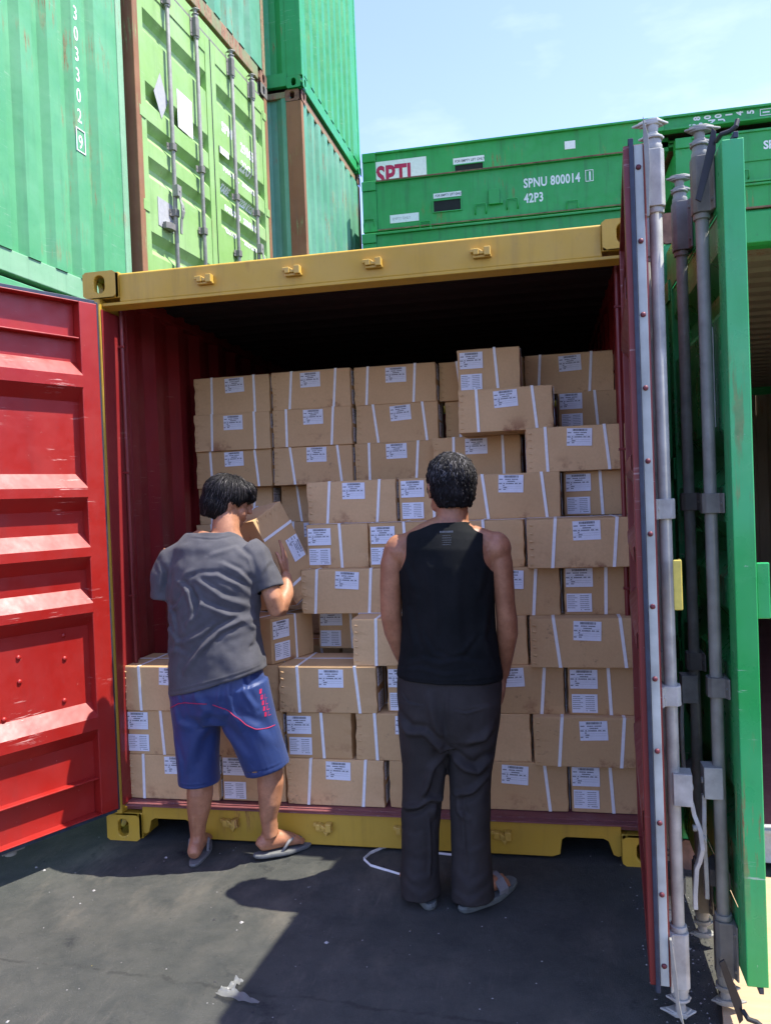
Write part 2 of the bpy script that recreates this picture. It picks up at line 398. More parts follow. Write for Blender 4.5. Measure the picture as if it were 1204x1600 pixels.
# ------------------------------------------------------------------ container kit (local: end face at y=0 facing -y, body towards +y)
W = 2.438
def casting_mesh(sx, top, mats):
    """corner casting: origin at outer bottom/top corner; sx=+1 body to +x, -1 to -x; top: body hangs down from z=0, else rises."""
    mb = MB(); L, Dp, Hh, th = .162, .178, .118, .028
    def plate(w, h, hw, hh, fr, rad):
        n = 32; outer = []; inner = []
        for k in range(n):
            a = 2*math.pi*(k+.5)/n; c, s_ = math.cos(a), math.sin(a)
            q = min(1/max(abs(c), 1e-6), 1/max(abs(s_), 1e-6))
            ox, oy = c*q, s_*q
            outer.append((w/2+ox*w/2, h/2+oy*h/2))
            # stadium hole
            ix = c*hw; iy = s_*hw
            iy += math.copysign(hh-hw, iy) if hh > hw else 0
            if hw > hh: iy = s_*hh; ix = c*hh + math.copysign(hw-hh, c)
            inner.append((w/2+ix, h/2+iy))
        vs = [fr(u, v, 0) for u, v in outer] + [fr(u, v, 0) for u, v in inner] + [fr(u, v, th) for u, v in inner] + [fr(u, v, th) for u, v in outer]
        fs = []
        for k in range(n):
            j = (k+1) % n
            fs += [(k, j, n+j, n+k), (n+k, n+j, 2*n+j, 2*n+k), (2*n+k, 2*n+j, 3*n+j, 3*n+k)]
        mb.add(vs, fs, 0)
    z = (lambda v: -Hh+v) if top else (lambda v: v)
    plate(L, Hh, .026, .040, lambda u, v, d: (sx*u, d, z(v)), 0)
    plate(Dp-th, Hh, .026, .040, lambda u, v, d: (sx*d, u+th, z(v)), 0)
    # remaining sides
    zz0, zz1 = z(0), z(Hh)
    def bx(x0, x1, y0, y1, a, b, m=0): mb.box(min(sx*x0, sx*x1), max(sx*x0, sx*x1), y0, y1, a, b, m)
    bx(L-.02, L, th, Dp, zz0, zz1); bx(th, L-.02, Dp-.02, Dp, zz0, zz1)
    bx(th, L-.02, th, Dp-.02, zz1-.02, zz1); bx(th, L-.02, th, Dp-.02, zz0, zz0+.02)
    return mb.mesh('corner_casting', mats)

def corr_line(length, pitch, flat, slope, depth, start=0.0):
    """list of (u, d): d=0 outer flat, d=depth inner flat"""
    pts = [(0, 0)]; u = start
    inner = pitch-flat-2*slope
    if start > 0: pts.append((start, 0))
    while u + pitch <= length - flat*.5:
        pts += [(u+flat, 0), (u+flat+slope, depth), (u+flat+slope+inner, depth), (u+pitch, 0)]
        u += pitch
    pts.append((length, 0)); return pts
def sheet(mb, line, P, a, b, m=0, th=.0025):
    """extrude profile (u,d) between a and b; P(u,d,t) -> point"""
    n = len(line); vs = []
    for t in (a, b):
        for off in (0, th):
            vs += [P(u, d+off, t) for u, d in line]
    fs = []
    for i in range(n-1):
        fs.append((i, i+1, 2*n+i+1, 2*n+i)); fs.append((n+i, 3*n+i, 3*n+i+1, n+i+1))
        fs.append((i, n+i, n+i+1, i+1)); fs.append((2*n+i, 2*n+i+1, 3*n+i+1, 3*n+i))
    fs.append((0, 2*n, 3*n, n)); fs.append((n-1, 2*n-1, 4*n-1, 3*n-1))
    mb.add(vs, fs, m)

RIBS = [2.08, 1.595, 1.335, 1.09, .58]     # rib centres of a 2.26 m high door leaf (z from ground, standard height)
def door_profile(z0, z1, scale=1.0, zoff=0.0):
    pts = [(z0, .008)]
    for c in sorted(RIBS):
        zc = zoff + c*scale; h = .087*(1 if c not in (1.595, 1.335, 1.09) else .93)
        pts += [(zc-h, .008), (zc-h+.06, .0575), (zc+h-.062, .0575), (zc+h, .008)]
    pts.append((z1, .008)); return pts
def prof_t(pts, z):
    for (a, ta), (b, tb) in zip(pts, pts[1:]):
        if a <= z <= b: return ta + (tb-ta)*(z-a)/max(b-a, 1e-6)
    return pts[0][1]

def cam_end(mb, x, y, z, up=1, m=0):
    """anvil shaped cam at the end of a lock rod (mb local), pointing up or down"""
    u = up
    mb.cyl((x, y, z), (x, y, z+u*.045), .021, 12, m)
    mb.cyl((x, y, z+u*.045), (x, y, z+u*.052), .027, 12, m)
    for k, (w_, zz) in enumerate(((.040, .050), (.056, .088))):
        for j, (q, h_) in enumerate(((1.0, .006), (.7, .012))):
            zz0, zz1 = sorted((z+u*(zz-(.0 if j == 0 else .004)), z+u*(zz+h_)))
            mb.prism([(x+.010, y-w_*.75*q), (x+.020, y-w_*.35*q), (x+.022, y+w_*.35*q), (x+.004, y+w_*q), (x-.016, y+w_*.4*q), (x-.018, y-w_*.3*q)], 'z', zz0, zz1, m)
    mb.cyl((x, y, z+u*.05), (x, y, z+u*.092), .011, 10, m, r1=.017)

def make_door(parent, name, side, z0, z1, hinge, angle, mats, rods, handle_s=(), wd=1.13, scale=1.0, zoff=0.0, detail=2,
              rodmats=None, label=None, gasket=True, low=True, ro=.030, bow=1.0):
    """side=+1 leaf runs to +x when closed (left leaf), -1 to -x. local t=0 outer face, .055 inner."""
    T = .055; body, inner = mats; sx = side; fr = .085
    prof = door_profile(z0+.16, z1-.16, scale, zoff)
    def X(s): return sx*s
    mb = MB()
    def bx(s0, s1, t0, t1, a, b, m=0): mb.box(min(X(s0), X(s1)), max(X(s0), X(s1)), t0, t1, a, b, m)
    bx(0, fr, 0, T, z0, z1); bx(wd-fr, wd, 0, T, z0, z1)                     # stiles
    for a, b in ((z0, z0+.16), (z1-.16, z1)):                                # rails: channels open to the inside
        bx(fr, wd-fr, 0, .006, a, b)
    bx(fr, wd-fr, .006, T, z1-.006, z1); bx(fr, wd-fr, .006, T-.006, z1-.166, z1-.158)
    bx(fr, wd-fr, .006, T, z0, z0+.006); bx(fr, wd-fr, .006, T-.006, z0+.158, z0+.166)
    root = mb.build(name, [body], parent, bevel=.003, loc=(hinge[0], hinge[1], 0), rot=(0, 0, R(angle)))
    if label: root['label'] = label
    mb = MB(); sheet(mb, prof, lambda u, d, s: (X(s), d, u), fr-.002, wd-fr+.002)
    o = mb.build('door_panel', [body], root, fix=True)
    if detail >= 1:
        for s in rods:
            rm, bm_ = rodmats or (M['galv'], M['galv_dark'])
            mb = MB(); x = X(s); y = -ro
            mb.cyl((x, y, z0-.035 if low else z0+.02), (x, y, z1+.022), .0175, 14)
            for z in (z0+.035, z1-.07): 
                mb.cyl((x, y, z+.078), (x, y, z+.094), .0235, 14); mb.cyl((x, y, z-.094), (x, y, z-.078), .0235, 14)
            cam_end(mb, x, y, z1-.005, 1)
            if low: cam_end(mb, x, y, z0-.030, -1)
            rod = mb.build('lock_rod', [rm], root, bevel=.0015, smooth=False)
            for p in rod.data.polygons: p.use_smooth = len(p.vertices) == 4
            for z, hh in ((z0+.035, .078), (z1-.07, .078), (z0+.78, .028), (z0+1.30, .028)):
                mb = MB()
                pr = [(x-.047, -.001), (x-.047, -.006), (x-.029, -.012), (x-.027, y-.016), (x-.016, y-.026), (x+.016, y-.026), (x+.027, y-.016), (x+.029, -.012), (x+.047, -.006), (x+.047, -.001)]
                mb.prism(pr, 'z', z-hh, z+hh)
                for qx in (-.039, .039):
                    for qz in ((-hh*.65, hh*.65) if hh > .05 else (0,)):
                        mb.cyl((x+qx, -.006, z+qz), (x+qx, -.012, z+qz), .006, 8)
                mb.build('rod_bracket', [bm_], root, bevel=.002)
        for s, z in handle_s:
            mb = MB(); x = X(s); y = -.045
            # hub clamp
            mb.box(x-.03, x+.03, y-.03, y+.02, z-.045, z+.045)
            mb.cyl((x, y-.034, z), (x, y-.028, z), .009, 10)
            # handle bar hanging downwards, bowed outwards, with two holes hub
            d = -sx
            pts = [(z-.040, y-.028, .010), (z-.075, y-.034, .012), (z-.115, y-.048, .021), (z-.165, y-.052, .024), (z-.205, y-.044, .015), (z-.225, y-.036, .013), (z-.30, y-.03, .012), (z-.34, y-.03, .011)]
            vs = []; fs = []
            for (zz, yy, hw) in pts:
                yy = y-.028+(yy-y+.028)*bow
                vs += [(x-hw, yy-.006, zz), (x+hw, yy-.006, zz), (x+hw, yy+.006, zz), (x-hw, yy+.006, zz)]
            for i in range(len(pts)-1):
                for k in range(4): fs.append((4*i+k, 4*i+(k+1) % 4, 4*i+4+(k+1) % 4, 4*i+4+k))
            fs += [(0, 1, 2, 3)[::-1], tuple(4*(len(pts)-1)+k for k in range(4))]
            mb.add(vs, fs); mb.cyl((x, y-.061, z-.14), (x, y-.046, z-.14), .009, 10)
            mb.build('door_handle', [M['galv_light'] if detail > 1 else M['galv']], root, bevel=.002, fix=True)
            mb = MB(); mb.prism([(x+.03*d*1, -.002), (x+.15*d, -.002), (x+.15*d, -.03), (x+.11*d, -.055), (x+.05*d, -.055)], 'z', z-.33, z-.28)
            mb.build('handle_keeper', [M['galv_dark']], root, bevel=.002, fix=True)
        # hinges
        for z in (z0+.16, z0+.72, z0+1.42, z1-.16):
            mb = MB(); mb.cyl((X(-.012), .012, z-.05), (X(-.012), .012, z+.05), .012, 10)
            mb.box(min(X(-.012), X(.07)), max(X(-.012), X(.07)), -.007, -.0005, z-.04, z+.04)
            mb.build('hinge', [body], root, bevel=.002)
    if detail >= 2:
        mb = MB()                                                         # gasket all round the leaf
        bx2 = lambda s0, s1, t0, t1, a, b: mb.box(min(X(s0), X(s1)), max(X(s0), X(s1)), t0, t1, a, b)
        if gasket:
            bx2(wd+.001, wd+.014, .0285, .040, z0-.012, z1+.012)
        bx2(0, wd, .030, .042, z1+.001, z1+.018); bx2(0, wd, .030, .042, z0-.018, z0-.001)
        bx2(-.016, -.001, .030, .040, z0-.012, z1+.012)
        mb.build('gasket', [M['bluerubber']], root, bevel=.0015)
        if gasket:
            mb = MB(); mb.box(min(X(wd+.001), X(wd+.005)), max(X(wd+.001), X(wd+.005)), .005, .0275, z0+.004, z1-.004)
            mb.build('retainer_strip', [M['alu']], root, bevel=.001)
            z = z0+.06
            rv = MB(); rv.ball((0, 0, 0), (.005, .0075, .0075), n=10); rme = rv.mesh('rivet', M['rivet'], True)
            while z < z1:
                link('rivet', rme, root, loc=(X(wd+.006), .017, z)); z += .196
    return root, prof

def container(label, loc, rz, L, H, mats, end='wall', group=None, detail=1, front_detail=True, name='shipping_container',
              sill=(.03, .15), roofmat=None, liner=None, castmat=None, postmat=None, header=None):
    paintm, frame = mats; castmat = castmat or frame; postmat = postmat or frame
    root = empty(name, loc, rz, label, 'container', group)
    C = {}
    for top in (0, 1):
        for sx in (1, -1):
            for back in (0, 1):
                key = (sx*(-1 if back else 1), top)
                if key not in C: C[key] = casting_mesh(key[0], top, [castmat])
                o = link('corner_casting', C[key], root, bevel=.004, loc=((0 if sx > 0 else W), (L if back else 0), H if top else 0), rot=(0, 0, math.pi if back else 0))
                if back: pass
    zb, zt = .118, H-.118
    for x0, x1 in ((.004, .075), (W-.075, W-.004)):
        for y0, y1 in ((.006, .176), (L-.176, L-.006)):
            mb = MB(); mb.box(x0, x1, y0, y1, zb, zt)
            mb.build('corner_post', [postmat], root, bevel=.006)
    for x0, x1 in ((.005, .065), (W-.065, W-.005)):
        mb = MB(); mb.box(x0, x1, .178, L-.178, H-.075, H-.012); mb.build('top_side_rail', [liner or frame], root, bevel=.004)
        mb = MB(); mb.box(x0, x1-.0, .178, L-.178, .03, .165); mb.build('bottom_side_rail', [frame], root, bevel=.004)
    pl = corr_line(L-.24, .278, .072, .068, .036, .03)
    for sx in (1, -1):
        mb = MB()
        P = (lambda u, d, z: (.010+d, .12+u, z)) if sx > 0 else (lambda u, d, z: (W-.010-d, .12+u, z))
        sheet(mb, pl, P, .163, H-.074)
        mb.build('side_wall', [liner or paintm] if liner else [paintm], root, fix=True)
    mb = MB()
    sheet(mb, corr_line(L-.3, .21, .09, .014, .02, .02), lambda u, d, x: (x, .15+u, H-.014-d), .064, W-.064)
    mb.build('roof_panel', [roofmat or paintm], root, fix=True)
    mb = MB(); mb.box(.068, W-.068, .055, L-.05, .125, .163); mb.build('container_floor', [M['floor']], root)
    # rear end
    for z0_, z1_ in ((H-.10, H-.014), (.03, .150)): mb = MB(); mb.box(.162, W-.162, L-.10, L-.03, z0_, z1_); mb.build('rear_rail', [frame], root, bevel=.004)
    mb = MB(); sheet(mb, corr_line(W-.15, .25, .104, .018, .045, .02), lambda u, d, z: (.075+u, L-.015-d, z), .150, H-.10)
    mb.build('rear_wall', [paintm], root, fix=True)
    if end == 'wall':
        for z0_, z1_ in ((H-.10, H-.014), (.02, .160)): mb = MB(); mb.box(.162, W-.162, .022, .10, z0_, z1_); mb.build('end_rail', [frame], root, bevel=.005)
        mb = MB(); sheet(mb, corr_line(W-.15, .25, .104, .040, .045, .03), lambda u, d, z: (.075+u, .014+d, z), .158, H-.098)
        mb.build('end_wall', [paintm], root, fix=True)
    return root

def tubes_handle(parent, p, w_, h_, mat, out=.035, name='lashing_handle'):
    x, y, z = p; mb = MB()
    mb.tube([(x-w_/2, y, z-h_), (x-w_/2, y-out, z-h_*.8), (x-w_/2, y-out, z-.006), (x-w_/2+.008, y-out, z), (x+w_/2-.008, y-out, z), (x+w_/2, y-out, z-.006), (x+w_/2, y-out, z-h_*.8), (x+w_/2, y, z-h_)], .0085, 8)
    return mb.build(name, [mat], parent, smooth=True)

# ------------------------------------------------------------------ main container
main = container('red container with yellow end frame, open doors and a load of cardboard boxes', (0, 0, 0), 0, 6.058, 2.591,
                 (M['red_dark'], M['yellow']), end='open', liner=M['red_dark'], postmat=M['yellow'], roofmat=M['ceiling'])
# header, sill
mb = MB()
mb.prism([(.030, 2.455), (.030, 2.578), (.036, 2.583), (.120, 2.583), (.120, 2.45), (.045, 2.447)], 'x', .1625, W-.1625)
mb.build('header_rail', [M['yellow']], main, bevel=.004)
mb = MB(); mb.prism([(.026, 2.440), (.026, 2.4535), (.075, 2.4465), (.075, 2.425)], 'x', .0755, W-.0755); mb.build('header_lip', [M['yellow']], main, bevel=.002)
mb = MB(); poly = []
pk = [(.1625, .151), (.1625, .028), (.175, .022), (.192, .03), (.205, .085), (.225, .095), (.375, .095), (.392, .085), (.402, .022), (.43, .012), (2.00, .012), (2.03, .022), (2.04, .085), (2.056, .095), (2.205, .095), (2.225, .085), (2.243, .03), (2.262, .022), (W-.1625, .028), (W-.1625, .151)]
mb.prism([(x, z) for x, z in pk], 'y', .030, .044)
mb.build('sill_plate', [M['yellow']], main, bevel=.003, fix=True)
mb = MB(); mb.prism([(.0445, .1505), (.0445, .1150), (.060, .1150), (.060, .1505)], 'x', .1625, W-.1625)
mb.build('sill_backing', [M['yellow']], main)
mb = MB(); mb.box(.085, W-.085, .018, .066, .1515, .1575); mb.build('sill_top', [M['floor']], main, bevel=.002)
# inner J posts (red) and lashing pipes
for sx in (1, -1):
    X = lambda v: v if sx > 0 else W-v
    def bxx(mb, a, b, *r): mb.box(min(X(a), X(b)), max(X(a), X(b)), *r)
    mb = MB(); bxx(mb, .0755, .081, .012, .182, .158, 2.424); bxx(mb, .050, .070, .1765, .24, .164, 2.50)
    mb.build('inner_post', [M['red_dark']], main, bevel=.003)
    mb = MB(); mb.cyl((X(.098), .15, .17), (X(.098), .15, 2.46), .010, 12)
    for z in (.5, 1.1, 1.68, 2.27): bxx(mb, .055, .112, .137, .163, z, z+.010)
    o = mb.build('lashing_pipe', [M['red_frame']], main, bevel=.001)
# lugs on header and sill (cam keepers)
def keeper(x, z, flip):
    mb = MB(); y = .028
    mb.box(x-.036, x-.014, y-.030, y, z-.010, z+.016); mb.box(x+.008, x+.034, y-.034, y, z-.016, z+.020)
    mb.box(x-.038, x+.036, y-.018, y, z-.020, z-.008); mb.prism([(x-.014, z+.016), (x+.008, z+.0), (x+.008, z-.008), (x-.014, z-.008)], 'y', y-.026, y)
    mb.box(x-.048, x-.034, y-.022, y, z+.002, z+.018)
    if flip: mb.prism([(x-.006, z-.02), (x+.02, z-.02), (x+.008, z-.042)], 'y', y-.02, y)
    return mb.build('cam_keeper', [M['yellow_clean']], main, bevel=.003, fix=True)
for x in (.585, .990, 1.345, 1.800): keeper(x, 2.512, False)
for x in (.600, 1.030, 1.385, 1.800): keeper(x, .098, True)
# red doors
ld, lprof = make_door(main, 'door', 1, .17, 2.43, (.048, -.030), -117.5, (M['red'], M['red']), (.45, .97), ((.45, 1.1),), detail=2, low=False, label='red door swung open to the left')
RW = 1.035
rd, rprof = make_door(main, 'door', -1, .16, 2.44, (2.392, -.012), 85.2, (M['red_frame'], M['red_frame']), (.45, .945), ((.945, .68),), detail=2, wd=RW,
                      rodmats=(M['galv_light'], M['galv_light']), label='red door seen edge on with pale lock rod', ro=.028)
# bent corner blade of the gasket at the top and bottom of the right leaf
for pr_ in ([(-.006, 2.24), (-.012, 2.38), (-.010, 2.45), (.002, 2.505), (.003, 2.45), (.001, 2.38), (.000, 2.24)],
            [(-.004, .30), (-.014, .20), (-.018, .13), (-.030, .06), (-.012, .10), (-.002, .20), (.002, .30)]):
    mb = MB(); mb.prism(pr_, 'x', -1.052, -1.036); mb.build('gasket_end', [M['galv']], rd, bevel=.001, fix=True)
mb = MB(); mb.box(-1.035, -.99, -.060, -.054, 1.19, 1.325); mb.box(-1.041, -1.035, -.060, -.038, 1.19, 1.325); mb.build('holdback_plate', [M['holdback']], rd, bevel=.004)
# rivets and paint bolts on the left leaf's inner face
rv = MB(); rv.ball((0, 0, 0), (.011, .007, .011), n=10); rvm = rv.mesh('rivet', M['red'], True)
for s, z in ((.20, .98), (.20, .88), (.21, .70), (.40, .92), (.40, .82), (.47, .68), (.41, .635), (.47, .555), (.62, .93)):
    link('bolt_head', rvm, ld, loc=(s, .012, z))

# ------------------------------------------------------------------ neighbouring green container (right)
NX = 2.500
nb = container('green container standing open on the right, one door folded towards the red one', (NX, 0, 0), 0, 6.058, 2.591,
               (M['tanroof'], M['green']), end='open', roofmat=M['tanroof'], castmat=M['rust'])
mb = MB(); mb.prism([(.026, 2.453), (.026, 2.570), (.040, 2.583), (.120, 2.583), (.120, 2.45), (.05, 2.447)], 'x', .1625, W-.1625); mb.build('header_rail', [M['green_rack']], nb, bevel=.003)
mb = MB(); mb.box(.1625, W-.1625, .024, .10, 2.584, 2.590); mb.build('header_cap', [M['rust']], nb)
mb = MB(); mb.box(.1625, W-.1625, .026, .06, .03, .150); mb.build('sill_plate', [M['concrete_sill']], nb, bevel=.003)
mb = MB(); mb.box(.08, W-.08, .010, .075, .152, .166); mb.build('sill_top', [M['concrete_sill']], nb, bevel=.002)
gd, gprof = make_door(nb, 'door', 1, .17, 2.43, (.012, -.018), -90.6, (M['green_door'], M['green_door']), (.53, .88), ((.53, .86), (.88, .68)), detail=2, wd=1.012, gasket=False, bow=.2,
                      rodmats=(M['galv'], M['galv_dark']), label='green door seen edge on with two grey lock rods')
# dark hanging rubber flaps at the top and bottom corners of the leaf
for (z0_, z1_) in ((2.30, 2.475), (.20, .045)):
    mb = MB(); dz = 1 if z1_ > z0_ else -1
    mb.prism([(-.060, z0_), (-.046, z0_-dz*.01), (-.004, z1_-dz*.05), (-.002, z1_), (-.012, z1_+dz*.012)], 'x', .955, .961)
    mb.build('gasket_end', [M['rubber']], gd, bevel=.001, fix=True); mb = MB()
    mb.tube([(.965, -.004, z1_-dz*.03), (.985, .006, z1_-dz*.020), (.992, .026, z1_-dz*.018), (.995, .040, z1_-dz*.008), (.99, .046, z1_+dz*.010)], .007, 8)
    mb.build('gasket_end', [M['rubber']], gd, bevel=.001, fix=True)
mb = MB(); mb.box(.992, 1.0, .056, .090, 1.16, 1.31); mb.box(.93, .992, .083, .090, 1.165, 1.305); mb.build('holdback_plate', [M['green_door']], gd, bevel=.004)
mb = MB(); mb.box(.64, .80, .0035, .0065, 1.69, 1.98); mb.build('placard', [M['white']], gd)
# second leaf, folded right back out of the frame
gd2, _ = make_door(nb, 'door', -1, .17, 2.43, (W-.012, -.018), 150, (M['green_door'], M['green_door']), (.45, .98), (), detail=1, wd=1.14)
for k, (tx, px_) in enumerate((('SPNU', .42), ('SPNU', 1.25))):
    mb = MB(); mb.box(px_-.01, px_+.30, .0225, .0255, 2.485, 2.555); mb.build('marking_plate', [M['white']], nb)
    place_text('marking', tx, .058, Matrix.Translation((px_+.03, .0215, 2.50)) @ Matrix.Rotation(R(90), 4, 'X'), M['green_rack'], nb, bold=.001, spacing=1.1)

# ------------------------------------------------------------------ container stacks on the left (ends face +x)
HC = 2.896
def stackc(label, A, ang, lvl, mats, end='wall', **k):
    rz = R(90-ang)
    return container(label, (A[0], A[1], HC*lvl), rz, 6.058, HC, mats, end=end, **k)
# a: near row, b: lime door row, c: rusty post row.  A = world point of local (0,0)
A_a = (-1.050, -.335); A_b = (-.825, 2.16); A_c = (-.285, 4.66)
grp = 'containers stacked to the left'
c_a0 = stackc('ground-level green container at the foot of the near left stack, behind the red door', A_a, 4.1, 0, (M['green_pale'], M['green_pale']), group=grp)
c_a1 = stackc('pale green container end wall with white vertical number 303302 9', A_a, 4.1, 1, (M['green_pale'], M['green_chalk']), group=grp, postmat=M['green_chalk'])
c_b0 = stackc('ground-level container under the lime green doors', A_b, 4.6, 0, (M['green'], M['green']), group=grp)
c_b1 = stackc('container with closed lime green doors and grey lock rods', A_b, 4.6, 1, (M['teal'], M['green_chalk']), end='open', group=grp, postmat=M['rustpost'], castmat=M['galv_dark'])
c_b2 = stackc('teal container with rusty bottom rail on top of the lime door one', A_b, 4.6, 2, (M['teal'], M['rusty']), group=grp, castmat=M['rust'])
c_c0 = stackc('ground-level green container under the rusty corner post', A_c, 1.4, 0, (M['green'], M['green']), group=grp)
c_c1 = stackc('faded green container with rusty brown corner post', A_c, 1.4, 1, (M['teal'], M['rusty']), group=grp, castmat=M['rust'], postmat=M['rustpost'])
c_c2 = stackc('bright green container at the top of the stack beside the sky', (A_c[0]+.03, A_c[1]-.03), 1.4, 2, (M['green'], M['green']), group=grp)
c_a2 = stackc('green container on top of the near left stack', A_a, 4.1, 2, (M['green_pale'], M['green_pale']), group=grp)
# vertical number on the near end wall: a column of digits on one outer flat
ux = .075+.03+.25*5+.052+.0
for k, ch in enumerate('303302'):
    place_text('marking', ch, .130, Matrix.Translation((1.90, .0125, 1.885-k*.136)) @ Matrix.Rotation(R(90), 4, 'X'), M['white'], c_a1, narrow=.74, align='CENTER', bold=.001)
zc = 2.12-6*.165-.10
place_text('marking', '9', .130, Matrix.Translation((1.90, .0125, zc)) @ Matrix.Rotation(R(90), 4, 'X'), M['white'], c_a1, narrow=.72, align='CENTER', bold=.001)
mb = MB()
for a in ((-.048, -.041, -.025, .130), (.041, .048, -.025, .130), (-.041, .041, -.025, -.018), (-.041, .041, .123, .130)):
    mb.box(1.90+a[0], 1.90+a[1], .0095, .0125, zc+a[2], zc+a[3])
mb.build('marking_frame', [M['white']], c_a1)
# lime doors
zs = (HC-.16-.12)/ (2.591-.16-.11); sc = zs; zo = .17-.17*zs
lims = []
for side, hx, rods_ in ((1, .060, (.40, .86)), (-1, W-.060, (.36, .80))):
    d_, pf = make_door(c_b1, 'door', side, .17, HC-.16, (hx, .010), 0, (M['lime'], M['lime']), rods_, ((rods_[0], 1.12),), detail=1, wd=1.152, scale=sc, zoff=zo,
                       rodmats=(M['galv'], M['galv_dark']))
    lims.append((d_, pf))
mb = MB(); mb.box(1.2135, 1.2245, .008, .03, .17, HC-.16); mb.build('centre_gasket', [M['rubber']], c_b1)
mb = MB(); mb.prism([(.035, HC-.135), (.035, HC-.02), (.12, HC-.02), (.12, HC-.15), (.05, HC-.15)], 'x', .1625, W-.1625); mb.build('header_rail', [M['lime']], c_b1, bevel=.003)
mb = MB(); mb.box(.1625, W-.1625, .020, .034, HC-.152, HC-.128); mb.build('header_lip', [M['galv_dark']], c_b1, bevel=.003)
mb = MB(); mb.box(.1625, W-.1625, .03, .10, .02, .150); mb.build('sill_plate', [M['lime']], c_b1, bevel=.003)
dl, pf = lims[1]; cuts = [z for z, _ in pf]
def onp(v): return Vector((v.x, prof_t(pf, v.z)-.0015, v.z))
for s_, sz, x, z in (('SPNU', .125, -.98, 2.02), ('298632', .125, -.60, 1.99), ('22G1', .125, -.60, 1.82), ('MAX. WT.', .075, -.98, 1.66), ('30480 KGS', .075, -.60, 1.66), ('TARE', .075, -.98, 1.49), ('2220 KGS', .075, -.60, 1.49),
                     ('PAYLOAD', .075, -.98, 1.30), ('28260 KGS', .075, -.60, 1.30), ('CU. CAP.', .075, -.98, 1.10), ('33.2 CU.M', .075, -.60, 1.10)):
    place_text('marking', s_, sz, Matrix.Translation((x, 0, z)) @ Matrix.Rotation(R(90), 4, 'X'), M['white'], dl, narrow=.95, bold=.004, cut=cuts, surf=onp)
mb = MB(); mb.box(-1.03, -.86, .004, .0065, 1.80, 1.86); mb.build('sticker', [M['white']], dl)
dl2, pf2 = lims[0]
mb = MB(); mb.prism([(.21, 1.83), (.31, 2.02), (.41, 1.83), (.31, 1.66)], 'y', .004, .0065); mb.build('hazard_sticker', [M['greysticker']], dl2)
mb = MB(); mb.box(.56, .80, .004, .0065, 1.71, 2.02); mb.build('white_sticker', [M['white']], dl2)
mb = MB(); mb.box(.20, .42, .004, .0065, .80, 1.02); mb.build('grey_sticker', [M['greysticker']], dl2)

# ------------------------------------------------------------------ flat racks behind (long side towards the camera, local x along world x)
def rack(label, loc, L, H, mat, group='folded flat racks stacked behind the containers', inset=.10):
    root = empty('flat_rack', loc, 0, label, 'flat rack', group)
    D = 2.438
    for y0, s_ in ((0, 1), (D, -1)):
        mb = MB(); yy = lambda a, b: (min(y0+s_*a, y0+s_*b), max(y0+s_*a, y0+s_*b))
        mb.box(.18, L-.18, *yy(0, .12), H-.025, H); mb.box(.18, L-.18, *yy(0, .12), 0, .022)
        mb.box(.18, L-.18, *yy(.035, .047), .022, H-.025)
        mb.build('side_rail', [mat], root, bevel=.003)
    mb = MB(); mb.box(.2, L-.2, .06, D-.06, H-.06, H-.03); mb.build('deck', [M['rusty']], root)
    for x0 in (0, L-.178):
        mb = MB(); mb.box(x0, x0+.178, .02, D-.02, .12, H-.12); mb.build('end_frame', [mat], root, bevel=.004)
        for y in (0, D-.162):
            for z in (0, H-.118):
                mb = MB(); mb.box(x0, x0+.178, y, y+.162, z, z+.118); mb.build('corner_casting', [mat], root, bevel=.006)
    return root
RY = 6.40; RH = .628
rk_lo = rack('lowest visible green flat rack, seen as a strip above the yellow header', (-.06, RY-.10, 5.462-2*RH-.05), 12.19, RH, M['green_rack'])
rk_a = rack('green flat rack side rail with SPNU 800014 in white', (-.06, RY, 5.462-RH), 12.19, RH, M['green_rack'])
rk_b = rack('topmost green flat rack with red lettering on a white panel', (-.17, RY+.60, 5.466), 12.19, .61, M['green_rack'])
def rack_text(parent, s, size, x, z, mat=None, rot=0, y=.033, **k):
    return place_text('marking', s, size, Matrix.Translation((x, y, z)) @ Matrix.Rotation(R(90), 4, 'X') @ Matrix.Rotation(R(rot), 4, 'Z'), mat or M['white'], parent, **k)
ox = .06
rack_text(rk_a, 'SPNU 800014', .152, 1.92+ox, .345, spacing=1.06, narrow=.72, bold=.004)
rack_text(rk_a, '42P3', .152, 1.92+ox, .165, spacing=1.06, narrow=.72, bold=.004)
rack_text(rk_a, '1', .14, 2.665+ox, .352, narrow=.8, bold=.004)
mb = MB()
for a in ((2.64, 2.647, .335, .47), (2.725, 2.732, .335, .47), (2.647, 2.725, .335, .342), (2.647, 2.725, .463, .47)): mb.box(ox+a[0], ox+a[1], .030, .034, a[2], a[3])
mb.build('marking_frame', [M['white']], rk_a)
def pocket(parent, x, z, w_, h_, mat):
    mb = MB()
    mb.box(x, x+w_, .028, .0345, z, z+h_); mb.build('pocket_shade_plate', [M['dark']], parent)  # dark plate on the web, painted as the pocket's shaded opening
    mb = MB()
    for a in ((-.015, 0, -.012, h_+.012), (w_, w_+.015, -.012, h_+.012), (0, w_, -.012, 0), (0, w_, h_, h_+.012)): mb.box(x+a[0], x+a[1], .018, .0345, z+a[2], z+a[3])
    mb.build('pocket_frame', [mat], parent, bevel=.002)
pocket(rk_a, ox+.83, .17, .33, .13, M['green_rack'])
mb = MB(); mb.box(ox+.83, ox+1.17, .030, .0345, .335, .395); mb.build('sign_plate', [M['white']], rk_a)
rack_text(rk_a, 'FOR EMPTY LIFT ONLY', .040, ox+.85, .352, M['greyink'], y=.0285, narrow=.82, bold=.001)
mb = MB(); mb.box(ox+.28, ox+.64, .030, .0345, .09, .19); mb.build('sign_plate', [M['white']], rk_a)
